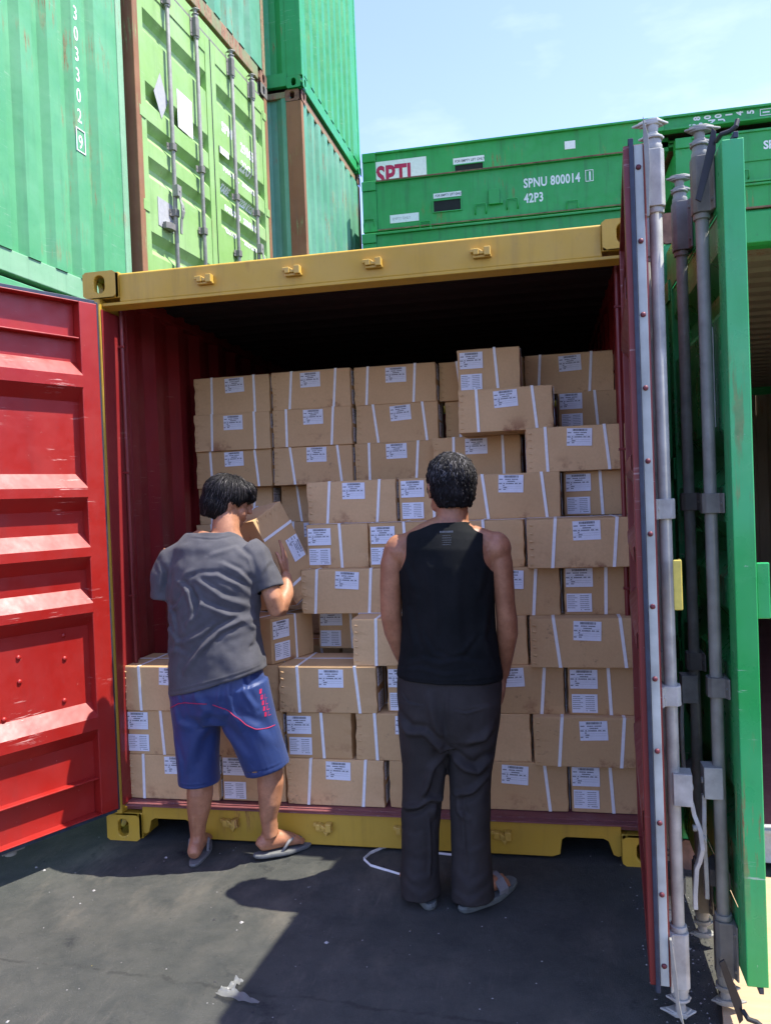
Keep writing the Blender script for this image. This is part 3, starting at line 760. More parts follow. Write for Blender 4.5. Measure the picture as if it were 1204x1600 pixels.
rack_text(rk_a, 'EMPTY ONLY', .045, ox+.31, .125, M['greysticker'], y=.0285, narrow=.85)
for x, z in ((.02, .16), (.72, .06), (1.40, .20), (1.78, .22), (2.48, .12), (3.12, .22)): tubes_handle(rk_a, (ox+x, .034, z), .13, .11, M['green_rack'])
mb = MB(); mb.box(ox+1.50, ox+1.63, -.01, .0345, .18, .36); mb.box(ox+1.63, ox+1.67, .0, .0345, .18, .23); mb.build('lashing_block', [M['green_rack']], rk_a, bevel=.006)
mb = MB(); mb.box(.19, 12.0, -.006, .002, .004, .018); mb.box(.19, 12.0, -.006, .002, RH-.02, RH-.004); mb.build('rail_edge', [M['rust']], rk_a)
pocket(rk_b, ox+1.16, .21, .36, .11, M['green_rack'])
mb = MB(); mb.box(ox+1.14, ox+1.54, .030, .0345, .335, .415); mb.build('sign_plate', [M['white']], rk_b)
rack_text(rk_b, 'FOR EMPTY LIFT ONLY', .046, ox+1.16, .358, M['greyink'], y=.0285, narrow=.82, bold=.001)
mb = MB(); mb.box(ox+.09, ox+.79, .030, .0345, .14, .49); mb.build('logo_panel', [M['white']], rk_b)
rack_text(rk_b, 'SPTL', .36, ox+.12, .175, M['magenta'], y=.0285, narrow=.72, bold=.012)
mb = MB(); mb.box(ox+2.55, ox+2.68, .030, .0345, .36, .46); mb.build('sign_plate', [M['white']], rk_b)
# lit notches in the top flange
# right hand stack of shorter racks, standing on the roofs of the right hand containers
KS = .741
def small_rack(label, x, y, z, L, H, grp='short flat racks stacked on the right-hand roofs'):
    r_ = rack(label, (x, y, z), L/KS, H/KS, M['green_rack'], group=grp); r_.scale = (KS, KS, KS); return r_
cx_ = 2.005+(3.42-2.005)*KS; dx_ = 2.005+(3.66-2.005)*KS; zt = lambda z: 1.52+(z-1.52)*KS; cy_ = -3.261+9.641*KS
rk_c = small_rack('green flat rack at the upper right with sideways white number SPNU 800145', cx_-.05, cy_, zt(5.633), 6.06, .165*KS)
for k, ch in enumerate('800145'): rack_text(rk_c, ch, .10, .58+k*.115, .082, rot=90, narrow=.9, bold=.004, y=.033)
for k, ch in enumerate('SPNU'): rack_text(rk_c, ch, .10, .53+k*.105, .006, rot=90, narrow=.9, bold=.004, y=.033)
rack_text(rk_c, '1', .10, 1.32, .06, rot=90, narrow=.9, bold=.003, y=.033)
mb = MB()
for a in ((1.22, 1.227, .045, .12), (1.363, 1.37, .045, .12), (1.227, 1.363, .045, .052), (1.227, 1.363, .113, .12)): mb.box(a[0], a[1], .030, .034, a[2], a[3])
mb.build('marking_frame', [M['white']], rk_c)
rk_d = small_rack('green flat rack below the number 800145, with a gusset beside its corner casting', dx_, cy_+.04, zt(4.96), 6.06, .59*KS)
mb = MB(); mb.prism([(.178, .59), (.178, .40), (.36, .24), (4.0, .24), (4.0, .59)], 'y', .020, .034); mb.build('gusset_plate', [M['green_rack']], rk_d, bevel=.003)
rack_text(rk_d, 'SPNU', .13, .95, .36, y=.018, narrow=.9, bold=.004)
for x in (.25, .72, 1.15): tubes_handle(rk_d, (x, .036, .14), .13, .09, M['green_rack'])
small_rack('thin green flat rack directly under the one numbered 800145', cx_+.02, cy_+.22, zt(5.553)+.001, 6.0, .077*KS)
nlow = 4; h_ = (zt(4.96)-2.600)/nlow
for k in range(nlow): small_rack('green flat rack %s of the short stack on the right-hand roofs' % ('at the foot', 'second from the foot', 'in the middle', 'just under the gusseted rack')[k], dx_, cy_+.05, 2.598+k*h_, 6.06, h_-.003)
container('green container beyond the open green one, standing farthest right', (NX+W+.06, 0, 0), 0, 6.058, 2.591, (M['green'], M['green']))
# lower racks that carry the long ones (hidden behind the containers)
n_ = 7; h = (5.462-2*RH-.055)/n_
for k in range(n_):
    rack('folded green flat rack low in the stack behind the containers', (-.06, RY-.10, k*h), 12.19, h-.003, M['green_rack'], group='flat racks hidden low in the stacks')

# ------------------------------------------------------------------ cardboard boxes
BW, BD, BH, BP, BZ = .450, .305, .2045, .2065, .1655
def carton_meshes(v):
    r = random.Random(100+v); nx, ny, nz = 10, 7, 5
    bm = bmesh.new()
    bmesh.ops.create_cube(bm, size=1.0)
    bmesh.ops.subdivide_edges(bm, edges=bm.edges[:], cuts=5, use_grid_fill=True)
    for vv in bm.verts:
        x, y, z = vv.co.x*BW, vv.co.y*BD, (vv.co.z+.5)*BH
        ex = 1-abs(vv.co.x)*2; ey = 1-abs(vv.co.y)*2; ez = 1-abs(vv.co.z)*2
        nn = mnoise.noise(Vector((x*6+v*9, y*6, z*9)))
        b = .0030*(1+1.3*nn)
        if abs(vv.co.y) > .499: y += math.copysign(b*(ex*ez)**.5*1.2 - .0015, y) if ex > 0 and ez > 0 else 0
        if abs(vv.co.x) > .499 and ey > 0 and ez > 0: x += math.copysign(b*(ey*ez)**.5 - .0015, x)
        if abs(vv.co.x) > .499 and abs(vv.co.y) > .499:
            k = r.uniform(.0, .006); x -= math.copysign(k, x); y -= math.copysign(k*.8, y)
        if vv.co.z > .499: z -= .0016*ex*ey
        vv.co = Vector((x, y, z))
    me = bpy.data.meshes.new('cardboard_box'); bm.to_mesh(me); bm.free()
    # crimp bumps along the left edge of the front
    mb = MB()
    for k in range(6):
        z = .020+k*.032+r.uniform(-.003, .003); x = -BW/2+.018+r.uniform(-.002, .002); w_ = .010; h_ = .006
        mb.add([(x-w_, -BD/2-.0006, z-h_*.3), (x+w_, -BD/2-.0006, z-h_), (x+w_, -BD/2-.0006, z+h_*.4), (x-w_*.6, -BD/2-.0006, z+h_), (x+.001, -BD/2-.0052, z+.001)],
               [(0, 1, 4), (1, 2, 4), (2, 3, 4), (3, 0, 4)])
    bm = bmesh.new(); bm.from_mesh(me); tmp = mb.mesh('t', M['carton']); bm.from_mesh(tmp); bm.to_mesh(me); bm.free(); bpy.data.meshes.remove(tmp)
    me.materials.append(M['carton'])
    # flaps
    fl = []
    for s_ in (-1, 1):
        mb = MB(); y0, y1 = sorted((s_*.0022, s_*(BD/2-.003)))
        mb.box(-BW/2+.003, BW/2-.003, y0, y1, BH+.0002, BH+.0016)
        me2 = mb.mesh('flap', M['carton'])
        for vtx in me2.vertices:
            if abs(vtx.co.y) < .01 : vtx.co.z += r.uniform(0, .0012)
        fl.append(me2)
    # straps: two round the short way (seen on the wide face), one lengthwise
    st = []
    hw = .0065
    for xt in (-.125, .135):
        a = xt+r.uniform(-.024, .024); b = a+r.uniform(-.022, .026); mb = MB(); e = .0028
        loop = [(-BD/2-e, 0.001, b), (-BD/2-e, BH+.0025, a), (BD/2+e, BH+.0025, a+r.uniform(-.01, .01)), (BD/2+e, .001, b)]
        vs = []; fs = []
        for off in (0, .0009):
            for (y, z, x) in loop:
                yy = y+math.copysign(off, y); zz = z+(off if z > .01 else 0)
                vs += [(x-hw, yy, zz), (x+hw, yy, zz)]
        for i in range(3):
            fs += [(8+2*i, 8+2*i+1, 8+2*i+3, 8+2*i+2), (2*i, 2*i+2, 2*i+3, 2*i+1), (2*i, 8+2*i, 8+2*i+2, 2*i+2), (2*i+1, 2*i+3, 8+2*i+3, 8+2*i+1)]
        mb.add(vs, fs); st.append(mb.mesh('strap', M['strap']))
    yt = r.uniform(.0, .03); yb = yt+r.uniform(-.012, .014); mb = MB(); e = .0028
    loop = [(-BW/2-e, .001, yb), (-BW/2-e, BH+.004, yt), (BW/2+e, BH+.004, yt), (BW/2+e, .001, yb)]
    vs = []; fs = []
    for off in (0, .0009):
        for (x, z, y) in loop:
            xx = x+math.copysign(off, x); zz = z+(off if z > .01 else 0); vs += [(xx, y-hw, zz), (xx, y+hw, zz)]
    for i in range(3):
        fs += [(8+2*i, 8+2*i+1, 8+2*i+3, 8+2*i+2), (2*i, 2*i+2, 2*i+3, 2*i+1), (2*i, 8+2*i, 8+2*i+2, 2*i+2), (2*i+1, 2*i+3, 8+2*i+3, 8+2*i+1)]
    mb.add(vs, fs); st.append(mb.mesh('strap', M['strap']))
    for s_ in st:
        bm = bmesh.new(); bm.from_mesh(s_); bmesh.ops.recalc_face_normals(bm, faces=bm.faces); bm.to_mesh(s_); bm.free()
    return me, fl, st
def label_mesh(kind):
    r = random.Random(kind); w_, h_ = (.112, .080) if kind < 10 else (.104, .078)
    mb = MB(); mb.box(-w_/2, w_/2, -.0008, 0, -h_/2, h_/2, 0)
    y = -.0012
    def q(x0, x1, z0, z1, m=1): mb.add([(x0, y, z0), (x1, y, z0), (x1, y, z1), (x0, y, z1)], [(0, 1, 2, 3)], m)
    if kind < 10:
        x = -.030
        while x < .034:
            b = r.choice((.0008, .0014, .0022)); q(x, x+b, h_/2-.013, h_/2-.003); x += b+r.choice((.0009, .0014))
        rows = [(.018, ((-.052, -.036), (-.026, .0), (.004, .032))), (.027, ((-.016, .018),)), (.037, ((-.054, -.040), (-.034, -.028), (-.022, .012), (.018, .030), (.036, .046))),
                (.046, ((-.036, -.030),)), (.055, ((-.034, -.018),)), (.064, ((-.054, -.044), (-.034, -.022)))]
        for dz, segs in rows:
            for a, b in segs:
                x = a
                while x < b:
                    ww = r.uniform(.0014, .0034); q(x, min(x+ww, b), h_/2-dz-.0045, h_/2-dz); x += ww+.0010
        for dz in (.034, .044, .053, .062): q(-.052, .050, h_/2-dz+.0010, h_/2-dz+.0016, 2)
    else:
        for i in range(8):
            dz = .008+i*.0085
            for a, b in (((-.048, -.018+.01*(i % 2)), (.004, .040)) if i < 7 else ((.006, .010), (.020, .044))):
                x = a
                while x < b:
                    ww = r.uniform(.0014, .004); q(x, min(x+ww, b), h_/2-dz-.0030, h_/2-dz, 2 if i not in (0, 7) else 1); x += ww+.0012
    return mb.mesh('shipping_label', [M['label'], M['ink'], M['greyink']])
CV = [carton_meshes(v) for v in range(6)]; LB = [label_mesh(k) for k in (1, 2, 3)]; LB2 = [label_mesh(k) for k in (11, 12)]
nbox = 0
def carton(x, y, k, kind, label, rz=0.0, z=None, group='strapped cardboard boxes loaded in the container', lab=True, loc=None, rot=None, variant=None):
    """x,y = left front corner of the visible face; k = layer; kind 'W' wide face out, 'E' end face out, 'B' plain back out"""
    global nbox; nbox += 1; r = random.Random(nbox*13+5)
    v = variant if variant is not None else r.randrange(6); me, fl, st = CV[v]
    base = {'W': 0, 'E': -90, 'B': 180, 'P': 90}[kind]
    fw, fd = (BW, BD) if kind in 'WB' else (BD, BW)
    zz = BZ+BP*k if z is None else z
    o = link('cardboard_box', me, None, bevel=.003)
    if loc is None:
        o.location = (x+fw/2, y+fd/2, zz); o.rotation_euler = (0, 0, R(base+rz+r.uniform(-.5, .5)))
    else: o.location = loc; o.rotation_euler = rot
    tag(o, label, 'box', group)
    for f in fl: link('flap', f, o)
    for s_ in st: link('strap', s_, o)
    if lab:
        j = lambda a: r.uniform(-a, a)
        link('shipping_label', LB[r.randrange(3)], o, loc=(.012+j(.012), -BD/2-.0034, BH-.048+j(.004)), rot=(0, R(j(3.5)), 0))
        for dz, L_ in ((BH-.050, LB), (.052, LB2)):
            link('shipping_label', L_[r.randrange(len(L_))], o, loc=(BW/2+.0034, -BD/2+.066+j(.004), dz+j(.006)), rot=(0, 0, R(90)))
    return o
E = 'E'; Wd = 'W'
rows = ['on the floor', 'in the second layer', 'in the third layer', 'in the fourth layer', 'in the fifth layer', 'in the sixth layer', 'in the seventh layer', 'in the eighth layer', 'in the ninth layer', 'in the top layer']
V = [ # x, y, k, kind, description
 (2.085, .12, 0, E, 'two-sticker end of the box %s, against the right door'), (1.625, .115, 0, Wd, 'wide box %s, second from the right door'),
 (1.937, .075, 1, Wd, 'wide box %s, against the right door'), (1.622, .12, 1, 'P', 'plain box end %s, second from the right door'),
 (2.085, .12, 2, E, 'two-sticker end of the box %s, against the right door'), (1.622, .12, 2, Wd, 'wide box %s, second from the right door'),
 (1.937, .08, 3, Wd, 'wide box %s, against the right door'), (1.622, .14, 3, 'P', 'plain box end %s, second from the right door'),
 (2.085, .18, 4, E, 'two-sticker end of the box %s, against the right door'), (1.622, .17, 4, Wd, 'wide box %s, right of the tank-top man'),
 (1.937, .11, 5, Wd, 'wide box with a red smear %s, against the right door'), (1.622, .20, 5, 'P', 'plain box end %s, behind the tank-top man\'s right shoulder'),
 (2.105, .50, 6, E, 'shaded two-sticker box end %s, against the right door'), (1.640, .38, 6, Wd, 'wide box %s, right of the tank-top man\'s head'),
 (1.940, .45, 7, Wd, 'wide box %s, against the right door'), (1.462, .78, 7, Wd, 'recessed wide box %s, above the tank-top man\'s head'),
 (2.105, .88, 8, E, 'shaded two-sticker box end %s, against the right door'), (1.625, .54, 8, Wd, 'wide box jutting out %s, above and right of the tank-top man'),
 (1.940, .92, 9, Wd, 'wide box %s, against the right door'), (1.620, .62, 9, E, 'two-sticker box end %s, left of the top right box'),
 (1.487, .94, 9, Wd, 'mostly hidden box %s, behind the two-sticker end'), (1.512, .96, 8, Wd, 'mostly hidden box %s, beside a dark gap'),
 (.105, .90, 9, Wd, 'wide box %s, leftmost of the back wall'), (.570, .88, 9, Wd, 'wide box %s, second from the left'), (1.030, .90, 9, Wd, 'wide box %s, third from the left'),
 (.105, .88, 8, Wd, 'wide box %s, leftmost of the back wall'), (.572, .87, 8, Wd, 'wide box %s, second from the left'), (1.032, .90, 8, Wd, 'wide box %s, third from the left'),
 (.100, .90, 7, Wd, 'wide box %s, leftmost of the back wall'), (.565, .88, 7, Wd, 'wide box %s, second from the left'), (1.025, .88, 7, Wd, 'wide box %s, third from the left'),
 (.060, 1.00, 6, Wd, 'wide box %s, behind the stooping man\'s head'), (.548, 1.03, 6, Wd, 'half hidden box %s, right of a dark gap'), (.868, .48, 6, Wd, 'wide box jutting out %s, left of the tank-top man\'s head'),
 (1.328, .48, 6, E, 'two-sticker box end %s, touching the tank-top man\'s head'),
 (.485-.450, 1.00, 5, Wd, 'box %s, behind the box being lifted'), (.510, 1.02, 5, Wd, 'half hidden box %s, right of the box being lifted'), (.900, .34, 5, E, 'two-sticker box end %s, between the two men'),
 (1.212, .30, 5, 'E', 'box %s, touching the tank-top man\'s left shoulder'),
 (.100, .95, 4, Wd, 'box %s, behind the stooping man\'s right elbow'), (.585, .98, 4, Wd, 'mostly hidden box %s, between the two men'), (.885, .27, 4, Wd, 'wide box jutting out %s, between the two men'),
 (.115, .92, 3, Wd, 'box hidden %s, behind the stooping man'), (.592, .92, 3, Wd, 'recessed box %s, behind the turned box'), (.893, .50, 3, E, 'two-sticker box end %s, recessed under the jutting box'),
 (1.165, .10, 3, Wd, 'box %s, standing forward at the tank-top man\'s left hip'),
 (.822, .085, 2, Wd, 'wide box %s, with its top showing between the two men'), (1.310, .12, 2, E, 'two-sticker box end %s, half behind the tank-top man'), (.510, .11, 2, 'P', 'plain box end %s, behind the blue shorts'),
 (.062, .075, 2, Wd, 'wide box %s, top left box of the low front stack'),
 (.065, .085, 1, E, 'two-sticker box end %s, leftmost of the low front stack'), (.378, .10, 1, Wd, 'wide box %s, seen between the legs of the blue shorts'), (.845, .095, 1, E, 'two-sticker box end %s, between the two men'),
 (1.166, .09, 1, Wd, 'wide box %s, left of the tank-top man\'s trousers'),
 (.068, .085, 0, Wd, 'wide box %s, leftmost box'), (.526, .10, 0, E, 'two-sticker box end %s, seen between the bare calves'), (.840, .085, 0, Wd, 'wide box %s, between the two men'),
 (1.308, .09, 0, 'P', 'plain box end %s, behind the tank-top man\'s legs'),
]
for (x, y, k, kd, ds) in V: carton(x, y, k, kd, ds % rows[k], variant=None)
# turned box on the third layer, and the box being lifted
carton(0, 0, 0, 'W', 'turned box with two stickers on its end, under the stooping man\'s elbow', loc=(.640, .330, BZ+BP*3+.002), rot=(0, 0, R(-22)), variant=2)
held = carton(0, 0, 0, 'W', 'tilted box held up by the stooping man', loc=(.672, .225, 1.215), rot=(Matrix.Rotation(R(-19), 3, 'Y') @ Matrix.Rotation(R(16), 3, 'X') @ Matrix.Rotation(R(62), 3, 'Z') @ Matrix.Rotation(R(88), 3, 'Y')).to_euler(), variant=1)
# carrying boxes behind the front row, unseen
hid = 'box hidden inside the load, behind the front rows'
for k in range(3):
    for x in (.07, .53, .99, 1.45, 1.91): carton(x, .585 if k else .585, k, Wd, hid, group='boxes hidden inside the load', lab=False)
    for x in (.07, .53, .99, 1.45, 1.91): carton(x, .93, k, Wd, hid, group='boxes hidden inside the load', lab=False)
for k in range(3, 8):
    for x in (1.06, 1.91) if k < 7 else (1.95,): carton(x, 1.36 if k > 5 else 1.0, k, Wd, hid, group='boxes hidden inside the load', lab=False)

# ------------------------------------------------------------------ people
def solid(mb, voxel=.005, smooth=6, name='solid'):
    me = mb.mesh(name, M['skin']); bm = bmesh.new(); bm.from_mesh(me); bmesh.ops.recalc_face_normals(bm, faces=bm.faces); bm.to_mesh(me); bm.free()
    o = bpy.data.objects.new('tmp', me); COL.objects.link(o)
    r = o.modifiers.new('r', 'REMESH'); r.mode = 'VOXEL'; r.voxel_size = voxel; r.use_smooth_shade = True
    s_ = o.modifiers.new('s', 'SMOOTH'); s_.factor = .5; s_.iterations = smooth
    bpy.context.view_layer.update()
    out_ = bpy.data.meshes.new_from_object(o.evaluated_get(bpy.context.evaluated_depsgraph_get()))
    bpy.data.objects.remove(o); out_.name = name; return out_
def arrays(me):
    n = len(me.vertices); co = np.empty(n*3); me.vertices.foreach_get('co', co); nr = np.empty(n*3); me.vertices.foreach_get('normal', nr)
    return co.reshape(-1, 3), nr.reshape(-1, 3)
def put(me, co): me.vertices.foreach_set('co', co.ravel()); me.update()
def seg_dist(P, a, b):
    a, b = np.array(a), np.array(b); d = b-a; t = np.clip(((P-a) @ d)/(d @ d), 0, 1)
    q = P-(a+t[:, None]*d); sgn = np.sign(d[0]*(P[:, 1]-a[1])-d[1]*(P[:, 0]-a[0]))
    return np.linalg.norm(q, axis=1)*sgn, t
def folds(co, nr, lines, back=True, axes=(0, 2)):
    """lines: (points, width, amplitude): a raised ridge with a valley on one side, on the side facing the camera"""
    P = co[:, list(axes)]; k = np.clip(-nr[:, 1]*1.6+.15, 0, 1) if back else np.ones(len(P)); d = np.zeros(len(P))
    for pts, wd_, amp in lines:
        best = np.full(len(P), 9.); tt = np.zeros(len(P)); n = len(pts)-1
        for i in range(n):
            s_, t = seg_dist(P, pts[i], pts[i+1]); m_ = np.abs(s_) < np.abs(best); best = np.where(m_, s_, best); tt = np.where(m_, (i+t)/n, tt)
        fade = np.sin(np.pi*np.clip(tt*.9+.05, 0, 1))**.6
        u = best/wd_
        d += amp*fade*(np.exp(-u*u) - .75*np.exp(-(u-1.5)**2))
    return co+nr*(d*k)[:, None]
def noise_disp(co, nr, amp, scale, seed=0.0, an=(1, 1, 1)):
    d = np.array([mnoise.noise(Vector((c[0]*scale*an[0]+seed, c[1]*scale*an[1], c[2]*scale*an[2]))) for c in co])
    return co+nr*(d*amp)[:, None]
def open_ends(me, tests, thick=.003):
    """delete the cap faces picked by tests (functions of centre, normal), then give the cloth its thickness"""
    bm = bmesh.new(); bm.from_mesh(me)
    dead = [f for f in bm.faces if any(t(f.calc_center_median(), f.normal) for t in tests)]
    bmesh.ops.delete(bm, geom=dead, context='FACES'); bmesh.ops.delete(bm, geom=[v for v in bm.verts if not v.link_faces], context='VERTS')
    for _ in range(3):                       # drop the teeth left by the grid, then relax the hem line
        teeth = [f for f in bm.faces if sum(e.is_boundary for e in f.edges) >= 2]
        bmesh.ops.delete(bm, geom=teeth, context='FACES')
    for _ in range(14):
        bv = [v for v in bm.verts if v.is_boundary]
        new = {v: (sum((e.other_vert(v).co for e in v.link_edges if e.is_boundary), Vector())/max(1, sum(e.is_boundary for e in v.link_edges))) for v in bv}
        for v, c in new.items(): v.co = v.co.lerp(c, .5)
    bm.to_mesh(me); bm.free(); return me
def cloth_obj(name, me, mat, parent, thick=.003):
    me.materials.clear(); me.materials.append(mat); o = link(name, me, parent)
    s_ = o.modifiers.new('t', 'SOLIDIFY'); s_.thickness = thick; s_.offset = -1
    me.polygons.foreach_set('use_smooth', [True]*len(me.polygons)); return o
def hand(mb, wrist, f, n, s_, curls, scale=1.0, thumb=.5):
    """f finger direction, n palm-facing direction, s_ towards the thumb"""
    wrist, f, n, s_ = Vector(wrist), Vector(f).normalized(), Vector(n).normalized(), Vector(s_).normalized()
    k = scale
    mb.loft([tuple(wrist-f*.02)+(.024*k, .020*k), tuple(wrist+f*.015*k)+(.028*k, .018*k), tuple(wrist+f*.05*k)+(.038*k, .016*k), tuple(wrist+f*.088*k)+(.039*k, .013*k), tuple(wrist+f*.098*k)+(.030*k, .009*k)], side=tuple(s_), n=18)
    for i, (off, ln, r) in enumerate(((.030, .072, .0085), (.010, .080, .0088), (-.010, .074, .0084), (-.029, .058, .0076))):
        a = 0; p = wrist+f*.075*k+s_*off*k; pts = [tuple(p)]; d = (f+s_*off*1.6).normalized()
        segs = (.025*k, ln*.42*k, ln*.32*k, ln*.26*k)
        for j, sl in enumerate(segs):
            if j: a += curls[i]*(1, 1.15, .8)[j-1]
            dd = d*math.cos(a)+n*math.sin(a); p = p+dd*sl; pts.append(tuple(p))
        mb.loft([q+(rr*k, rr*k) for q, rr in zip(pts, (r, r*1.05, r, r*.92, r*.72))], side=tuple(s_), n=10)
    p = wrist+f*.018*k+s_*.024*k; pts = [tuple(p)]
    d1 = (f*.62+s_*.68+n*.28*thumb).normalized(); p = p+d1*.034*k; pts.append(tuple(p)); d2 = (f*.86+s_*.28+n*.45*thumb).normalized(); p = p+d2*.032*k; pts.append(tuple(p)); p = p+(d2+n*.2).normalized()*.026*k; pts.append(tuple(p))
    mb.loft([q+(rr*k, rr*k) for q, rr in zip(pts, (.014, .012, .0105, .008))], side=tuple(s_), n=10)
def foot(mb, heel, toe, ankle, k=1.0, lift=0.0):
    """bare foot on the plane given by heel/toe heights"""
    heel, toe, ankle = Vector(heel), Vector(toe), Vector(ankle); d = (toe-heel); L = d.length; d.normalize(); s_ = d.cross(Vector((0, 0, 1))).normalized()
    R_ = []
    for t, w_, h_ in ((.0, .020, .022), (.06, .030, .032), (.2, .032, .042), (.42, .033, .040), (.62, .040, .030), (.76, .043, .021), (.84, .038, .015)):
        p = heel+d*L*t+Vector((0, 0, h_)); R_.append((p.x, p.y, p.z, w_*k, h_*k))
    mb.loft(R_, side=tuple(s_), n=20)
    a = heel+d*L*.20
    mb.loft([(a.x, a.y, a.z+.035, .032*k, .040*k), ((a.x*.6+ankle.x*.4), (a.y*.6+ankle.y*.4), a.z+.065, .030*k, .036*k), (ankle.x, ankle.y, ankle.z, .030*k, .034*k)], side=tuple(s_), n=18)
    for off, ln, r in ((.030, 1.0, .0125), (.011, .985, .0092), (-.005, .96, .0085), (-.019, .925, .008), (-.031, .88, .0078)):
        for sg in (1,):
            p0 = heel+d*L*.74+s_*off*-1*sg*k; p1 = heel+d*L*(ln-.03)+s_*off*-1.05*k
            mb.loft([(p0.x, p0.y, p0.z+.017, r, r), ((p0.x+p1.x)/2, (p0.y+p1.y)/2, (p0.z+p1.z)/2+.015, r, r*1.05), (p1.x, p1.y, p1.z+.0105, r*1.02, r), (p1.x+d.x*.006, p1.y+d.y*.006, p1.z+.009, r*.6, r*.6)], side=tuple(s_), n=10)
def head(mb, c, Mr, k=1.0, eyes=None):
    c = Vector(c)
    def B(p, r, n=18, rot=None): mb.ball(c+Mr @ (Vector(p)*k), tuple(x*k for x in r), (Mr if rot is None else Mr @ rot), n)
    B((0, -.008, .028), (.074, .093, .088), 24); B((0, .016, -.030), (.065, .070, .072)); B((0, .045, -.066), (.040, .040, .034)); B((0, .064, -.082), (.022, .018, .020))
    B((0, .086, .042), (.050, .012, .012)); B((0, .098, -.002), (.0105, .014, .026)); B((0, .105, -.016), (.016, .012, .010))
    for s_ in (-1, 1):
        B((s_*.034, .052, -.024), (.028, .034, .032)); B((s_*.042, .026, -.060), (.024, .036, .026))
        for (p, r) in (((s_*.079, -.006, -.004), (.0065, .014, .026)), ((s_*.083, -.014, .010), (.008, .010, .018)), ((s_*.077, .004, -.026), (.005, .008, .010))):
            B(p, r, 12, Matrix.Rotation(R(-12), 3, 'X') @ Matrix.Rotation(R(s_*22), 3, 'Z'))
    B((0, .086, -.046), (.024, .011, .006)); B((0, .084, -.056), (.020, .010, .0065))
def hair_cap(c, Mr, shape, k=1.0):
    mb = MB(); c = Vector(c)
    for p, r in shape: mb.ball(c+Mr @ (Vector(p)*k), tuple(x*k for x in r), Mr, 22)
    return mb
def strands(name, parent, mat, base, Mr, c, n, length, w_, crown, down, cond, seed, lift=.002, jit=.25):
    """thin hair strips rooted on the hair mass and lying along it"""
    r = random.Random(seed); co, nr = arrays(base); c = Vector(c); mb = MB(); idx = list(range(len(co)))
    Minv = Mr.transposed()
    from mathutils.bvhtree import BVHTree
    bt = BVHTree.FromPolygons([tuple(v) for v in co], [tuple(p.vertices) for p in base.polygons])
    cnt = 0
    while cnt < n:
        i = r.choice(idx); p = Vector(co[i]); q = Minv @ (p-c)
        if not cond(q): 
            if r.random() < .001: break
            continue
        cnt += 1; nn = Vector(nr[i]); L = length*r.uniform(.6, 1.25); st = 6; pts = [p+nn*lift*.2]; nrm = [nn]
        jx = Vector((r.gauss(0, jit), r.gauss(0, jit), r.gauss(0, jit)))
        for s_ in range(st):
            q = Minv @ (p-c)
            fl = (q-Vector(crown)); fl = Mr @ (fl.normalized()+Vector(down)*min(1, s_/3+.4)) + jx
            fl = fl-nn*fl.dot(nn); fl.normalize(); p = p+fl*L/st
            loc_, nn2, _, dist = bt.find_nearest(p)
            if loc_ is not None:
                if nn2.dot(nn) > -.2: nn = nn2
                if dist < .02: p = loc_.copy()
            pts.append(p+nn*lift*(1+.5*math.sin(s_+i))); nrm.append(nn)
        vs = []; fs = []
        for k_, (a, b) in enumerate(zip(pts, nrm)):
            t = (pts[min(k_+1, st)]-pts[max(k_-1, 0)]).normalized(); sd_ = t.cross(b).normalized(); ww = w_*(1-(k_/st)**2*.85)
            vs += [a-sd_*ww, a+b*ww*.9, a+sd_*ww]
        for k_ in range(st): fs += [(3*k_, 3*k_+1, 3*k_+4, 3*k_+3), (3*k_+1, 3*k_+2, 3*k_+5, 3*k_+4)]
        mb.add(vs, fs)
    o = mb.build(name, [mat], parent, smooth=True); o['kind'] = 'stuff'; return o
def sole_mesh(heel, toe, w0, w1, th, z0=0.0, tilt=0.0, n=28, curve=.012):
    """outline of a slipper sole from heel to toe"""
    heel, toe = Vector(heel), Vector(toe); d = toe-heel; L = d.length; d.normalize(); s_ = d.cross(Vector((0, 0, 1))).normalized(); u = s_.cross(d)
    P = []
    for k in range(n):
        a = 2*math.pi*k/n; t = .5-.5*math.cos(a); wv = (w0*(1-t)+w1*t)*(abs(math.sin(a))**.75)*(1-.12*math.sin(math.pi*t*2.0)**2)
        P.append(heel+d*L*t+s_*math.copysign(wv, math.sin(a))+s_*curve*math.sin(math.pi*t))
    mb = MB(); vs = []
    for zz, sc in ((0, .96), (th*.45, 1.0), (th*.5, .975), (th*.55, 1.0), (th, .98)):
        cc = (heel+toe)/2
        vs += [cc+(p-cc)*sc+u*zz for p in P]
    fs = [tuple(range(n))[::-1], tuple(range(4*n, 5*n))]
    for j in range(4): fs += [(j*n+k, j*n+(k+1) % n, (j+1)*n+(k+1) % n, (j+1)*n+k) for k in range(n)]
    mb.add(vs, fs); return mb, d, s_, u
def band(mb, pts, w_, th, axis):
    """flat ribbon along pts, width along axis"""
    pts = [Vector(p) for p in pts]; axis = Vector(axis).normalized(); vs = []; fs = []
    for i, p in enumerate(pts):
        t = (pts[min(i+1, len(pts)-1)]-pts[max(i-1, 0)]).normalized(); a = (axis-t*axis.dot(t)).normalized(); nn = t.cross(a)
        vs += [p-a*w_-nn*th, p+a*w_-nn*th, p+a*w_+nn*th, p-a*w_+nn*th]
    for i in range(len(pts)-1):
        for k in range(4): fs.append((4*i+k, 4*i+(k+1) % 4, 4*i+4+(k+1) % 4, 4*i+4+k))
    fs += [(3, 2, 1, 0), tuple(4*(len(pts)-1)+k for k in range(4))]
    mb.add(vs, fs)

